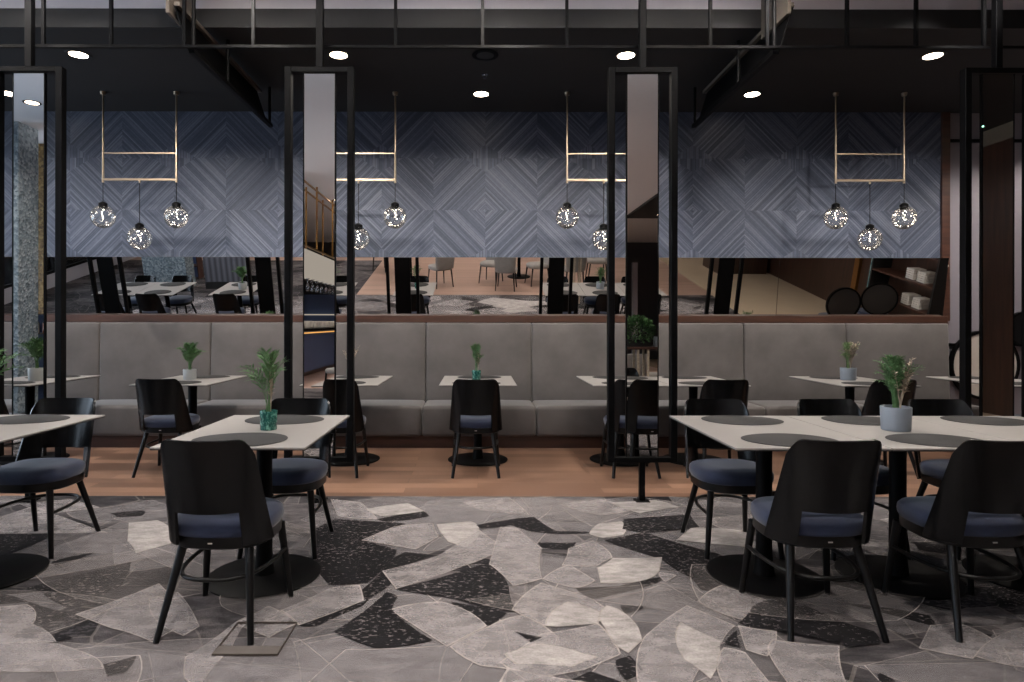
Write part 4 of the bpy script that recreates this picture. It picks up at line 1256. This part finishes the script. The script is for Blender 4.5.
for i in range(36):
    loc = (-3.45 + (-0.1 if i % 2 else 0.06), -3.6 - 0.19 * i, 1.92)
    lab = 'upturned wine glass hanging from the rack over the bar'
    if wg0 is None:
        bm = B(); lathe(bm, [(0.028, 0.0), (0.04, 0.05), (0.03, 0.1), (0.005, 0.12), (0.005, 0.2), (0.035, 0.215), (0.035, 0.225)], 12)
        wg0 = obj('hanging_wine_glass', bm, M['wine_glass']); wg0.location = loc; tag(wg0, lab, 'glass', 'wine glasses hanging over the bar')
    else:
        o = wg0.copy(); COL.objects.link(o); o.location = loc
for i in range(7):
    bm = B(); lathe(bm, [(0.10, 0), (0.12, 0.02), (0.12, 0.16), (0.10, 0.18)], 20)
    o = obj('plate_stack', bm, M['towel']); o.location = (-4.2, -5.2 - 0.75 * i, 1.1205); tag(o, 'stack of white plates on the bar counter', 'plates', 'plate stacks on the bar')

# planter console right of the camera
pc = thing('console_table', 'slim wooden console under the leafy planter, seen in the mirror', 'console', (1.98, 1.32, 0))
bm = B(); box(bm, -0.32, 0.32, -0.14, 0.14, 0.955, 0.985, 0.003, 1); obj('top', bm, M['walnut'], pc, None)
for sx in (-1, 1):
    for sy in (-1, 1):
        bm = B(); box(bm, sx * 0.06 - 0.012 + (0.2 if sx > 0 else -0.2) * 0, sx * 0.06 + 0.012, sy * 0.11 - 0.012, sy * 0.11 + 0.012, 0, 0.955); obj('leg', bm, M['sprig'], pc, None, label='pale wooden leg')
bm = B(); box(bm, -0.25, 0.25, -0.11, 0.11, 0.30, 0.32); obj('shelf', bm, M['walnut'], pc, None)
pl = thing('leafy_planter', 'dense green boxwood plant on the console, seen in the mirror', 'potted plant', (1.93, 1.32, 0.985))
bm = B(); box(bm, -0.14, 0.14, -0.09, 0.09, 0, 0.09, 0.006); obj('pot', bm, M['core'], pl)
rng = random.Random(5); bm = B()
for i in range(1500):
    v = Vector((rng.gauss(0, 1), rng.gauss(0, 1), rng.gauss(0, 1))).normalized() * rng.uniform(0.5, 1) ** 0.5
    p = Vector((v.x * 0.22, v.y * 0.16, 0.19 + v.z * 0.17))
    p.z = max(p.z, 0.06)
    d = (v + Vector((rng.uniform(-.8, .8), rng.uniform(-.8, .8), rng.uniform(-.3, .8)))).normalized()
    leaf_quad(bm, p, d, Vector((0, 0, 1)), rng.uniform(0.03, 0.05), 0.024)
obj('foliage', bm, M['leaf_dark'], pl, None)
gv = thing('slim_vase', 'pale grey vase beside the boxwood plant on the console', 'vase', (2.17, 1.32, 0.985))
bm = B(); lathe(bm, [(0.035, 0), (0.038, 0.01), (0.038, 0.10), (0.03, 0.12)], 20); obj('body', bm, M['grey_pot'], gv)

# grey upholstered chairs around tables on the oak floor behind the camera
def make_side_chair(label, loc, rz):
    a = thing('upholstered_chair', label, 'chair', loc, rz, 'grey chairs behind the camera')
    bm = B(); ring_loft(bm, [[(x, y, z) for x, y in sellipse(0.24 * k, 0.24 * k, 3.2, 32)] for k, z in ((0.96, 0.40), (1, 0.42), (1, 0.46), (0.9, 0.485), (0.4, 0.49))])
    obj('seat', bm, M['grey_fabric'], a, 50)
    bm = B()
    q = []
    for z, w, y, th in ((0.44, 0.215, -0.215, 0.05), (0.6, 0.23, -0.235, 0.05), (0.78, 0.235, -0.26, 0.045), (0.84, 0.21, -0.268, 0.035)):
        q.append([(x, yy + y, z) for x, yy in sellipse(w, th, 3, 24)])
    ring_loft(bm, q); obj('backrest', bm, M['grey_fabric'], a, 50)
    for sx in (-1, 1):
        for sy in (-1, 1):
            bm = B(); rod(bm, (sx * 0.18, sy * 0.18, 0.41), (sx * 0.21, sy * 0.22, 0), 0.018, 0.011); obj('leg', bm, M['black_wood'], a)
    return a
GC = [(-0.85, -0.15, 2.6), (0.30, -0.55, 0.4), (0.62, 0.12, 3.3), (1.35, -0.35, 1.3), (2.1, 0.0, 3.0), (-2.35, -1.9, 2.2), (2.8, -0.9, 1.6)]
g0 = None
for x, y, rz in GC:
    lab = 'light grey upholstered chair on the oak floor, seen in the wall mirror'
    if g0 is None:
        g0 = make_side_chair(lab, (x, y, 0), rz)
    else:
        dup(g0, (x, y, 0), rz, lab, group='grey chairs behind the camera')
dup(t0, (0.98, -1.15, 0), 0.0, 'pale pedestal table on the oak floor behind the camera', group='tables behind the camera')
dup(t0, (-1.6, -0.9, 0), PI / 2, 'pale pedestal table behind the camera, left of the other', group='tables behind the camera')

# service shelf and round-backed chairs on the stone floor at right
sv = thing('service_shelf', 'dark walnut service shelf stacked with white towels, seen in the mirror', 'shelf', (6.9, 3.75, 0))
bm = B(); box(bm, -0.05, 0.28, -0.8, -0.76, 0, 2.1); box(bm, -0.05, 0.28, 0.76, 0.8, 0, 2.1); obj('side_panel', bm, M['core'], sv, None)
for z in (0.2, 0.62, 1.04, 1.46, 2.06):
    bm = B(); box(bm, -0.05, 0.28, -0.76, 0.76, z, z + 0.03); obj('shelf_board', bm, M['walnut'], sv, None)
for i in range(2):
    for z in (0.65, 1.07):
        bm = B()
        for k in range(5):
            box(bm, -0.1, 0.1, -0.09, 0.09, k * 0.034, k * 0.034 + 0.032, 0.008)
        o = obj('towel_stack', bm, M['towel']); o.location = (7.02, 3.85 + 0.27 * i, z + 0.0005); tag(o, 'folded white towels on the service shelf', 'towels', 'towel stacks on the service shelf')
bm = B(); box(bm, 7.15, 7.2, 2.45, 2.8, 0, 3.6); struct('trim_7', bm, M['teal_tile'])
bm = B(); box(bm, 7.15, 7.2, 1.95, 2.1, 0, 3.6); struct('trim_8', bm, M['gold'])
bm = B(); box(bm, 5.9, 7.1, -2.6, -1.5, 0, 2.4, 0.005, 1); struct('wall_cabinet_block', bm, M['walnut_wall'])
def make_round_chair(label, loc, rz):
    a = thing('round_back_chair', label, 'chair', loc, rz, 'round-backed chairs at right')
    r_, d_ = B(), B(); ring_disc(r_, d_, (0, 0.72), 0.27, 0.025, -0.24, -0.20)
    obj('back_ring', r_, M['black_metal'], a); obj('back_pad', d_, M['core'], a)
    bm = B(); lathe(bm, [(0.22, 0.40), (0.23, 0.42), (0.22, 0.46), (0.1, 0.47)], 28); obj('seat', bm, M['navy'], a)
    for sx in (-1, 1):
        for sy in (-1, 1):
            bm = B(); rod(bm, (sx * 0.15, sy * 0.15, 0.41), (sx * 0.19, sy * 0.2, 0), 0.014, 0.011); obj('leg', bm, M['black_metal'], a)
    return a
rc = make_round_chair('black round-backed chair on the stone floor, seen in the right mirror', (5.78, 3.9, 0), PI)
dup(rc, (6.6, 3.6, 0), PI + 0.3, 'black round-backed chair on the stone floor beside another, seen in the mirror', group='round-backed chairs at right')
bm = B(); box(bm, 4.46, 4.6, -9.4, -9.26, 0, 3.0); struct('column_front', bm, M['lilac'])

# ------------------------------------------------------------------ daylight, camera, colour
w = bpy.data.worlds.new('overcast_sky')
SC.world = w
w.use_nodes = True
bg = w.node_tree.nodes['Background']
bg.inputs[0].default_value = (0.74, 0.86, 1.0, 1)
bg.inputs[1].default_value = SKY
for loc, rot, sx_, sy_ in (((-9.62, 2.5, 1.95), (PI / 2, 0, -PI / 2), 9.0, 3.3),):
    pt = bpy.data.lights.new('window_portal', 'AREA')       # samples the sky through the window opening, gives no light of its own
    pt.shape = 'RECTANGLE'; pt.size = sx_; pt.size_y = sy_
    pt.cycles.is_portal = True
    po = link_obj(bpy.data.objects.new('window_portal', pt))
    po.location = loc
    po.rotation_euler = rot

cam = bpy.data.cameras.new('camera')
cam.sensor_fit = 'HORIZONTAL'
cam.sensor_width = 36.0
cam.lens = 635 / 1024 * 36
cam.shift_x = 34 / 1024
cam.shift_y = -19 / 1024
cam.clip_start = 0.02
co = link_obj(bpy.data.objects.new('camera', cam))
co.location = (0, 0, 1.28)
co.rotation_euler = (PI / 2, -0.0014, 0)
SC.camera = co
vs = SC.view_settings
vs.view_transform = 'Standard'
vs.look = 'None'
vs.gamma = 1.0
vs.use_curve_mapping = False
vs.exposure = EXPO
cy = SC.cycles
cy.max_bounces = 10
cy.diffuse_bounces = 4
cy.glossy_bounces = 6
cy.transparent_max_bounces = 48
cy.caustics_reflective = False
cy.caustics_refractive = False
cy.sample_clamp_indirect = 4.0
cy.use_denoising = True
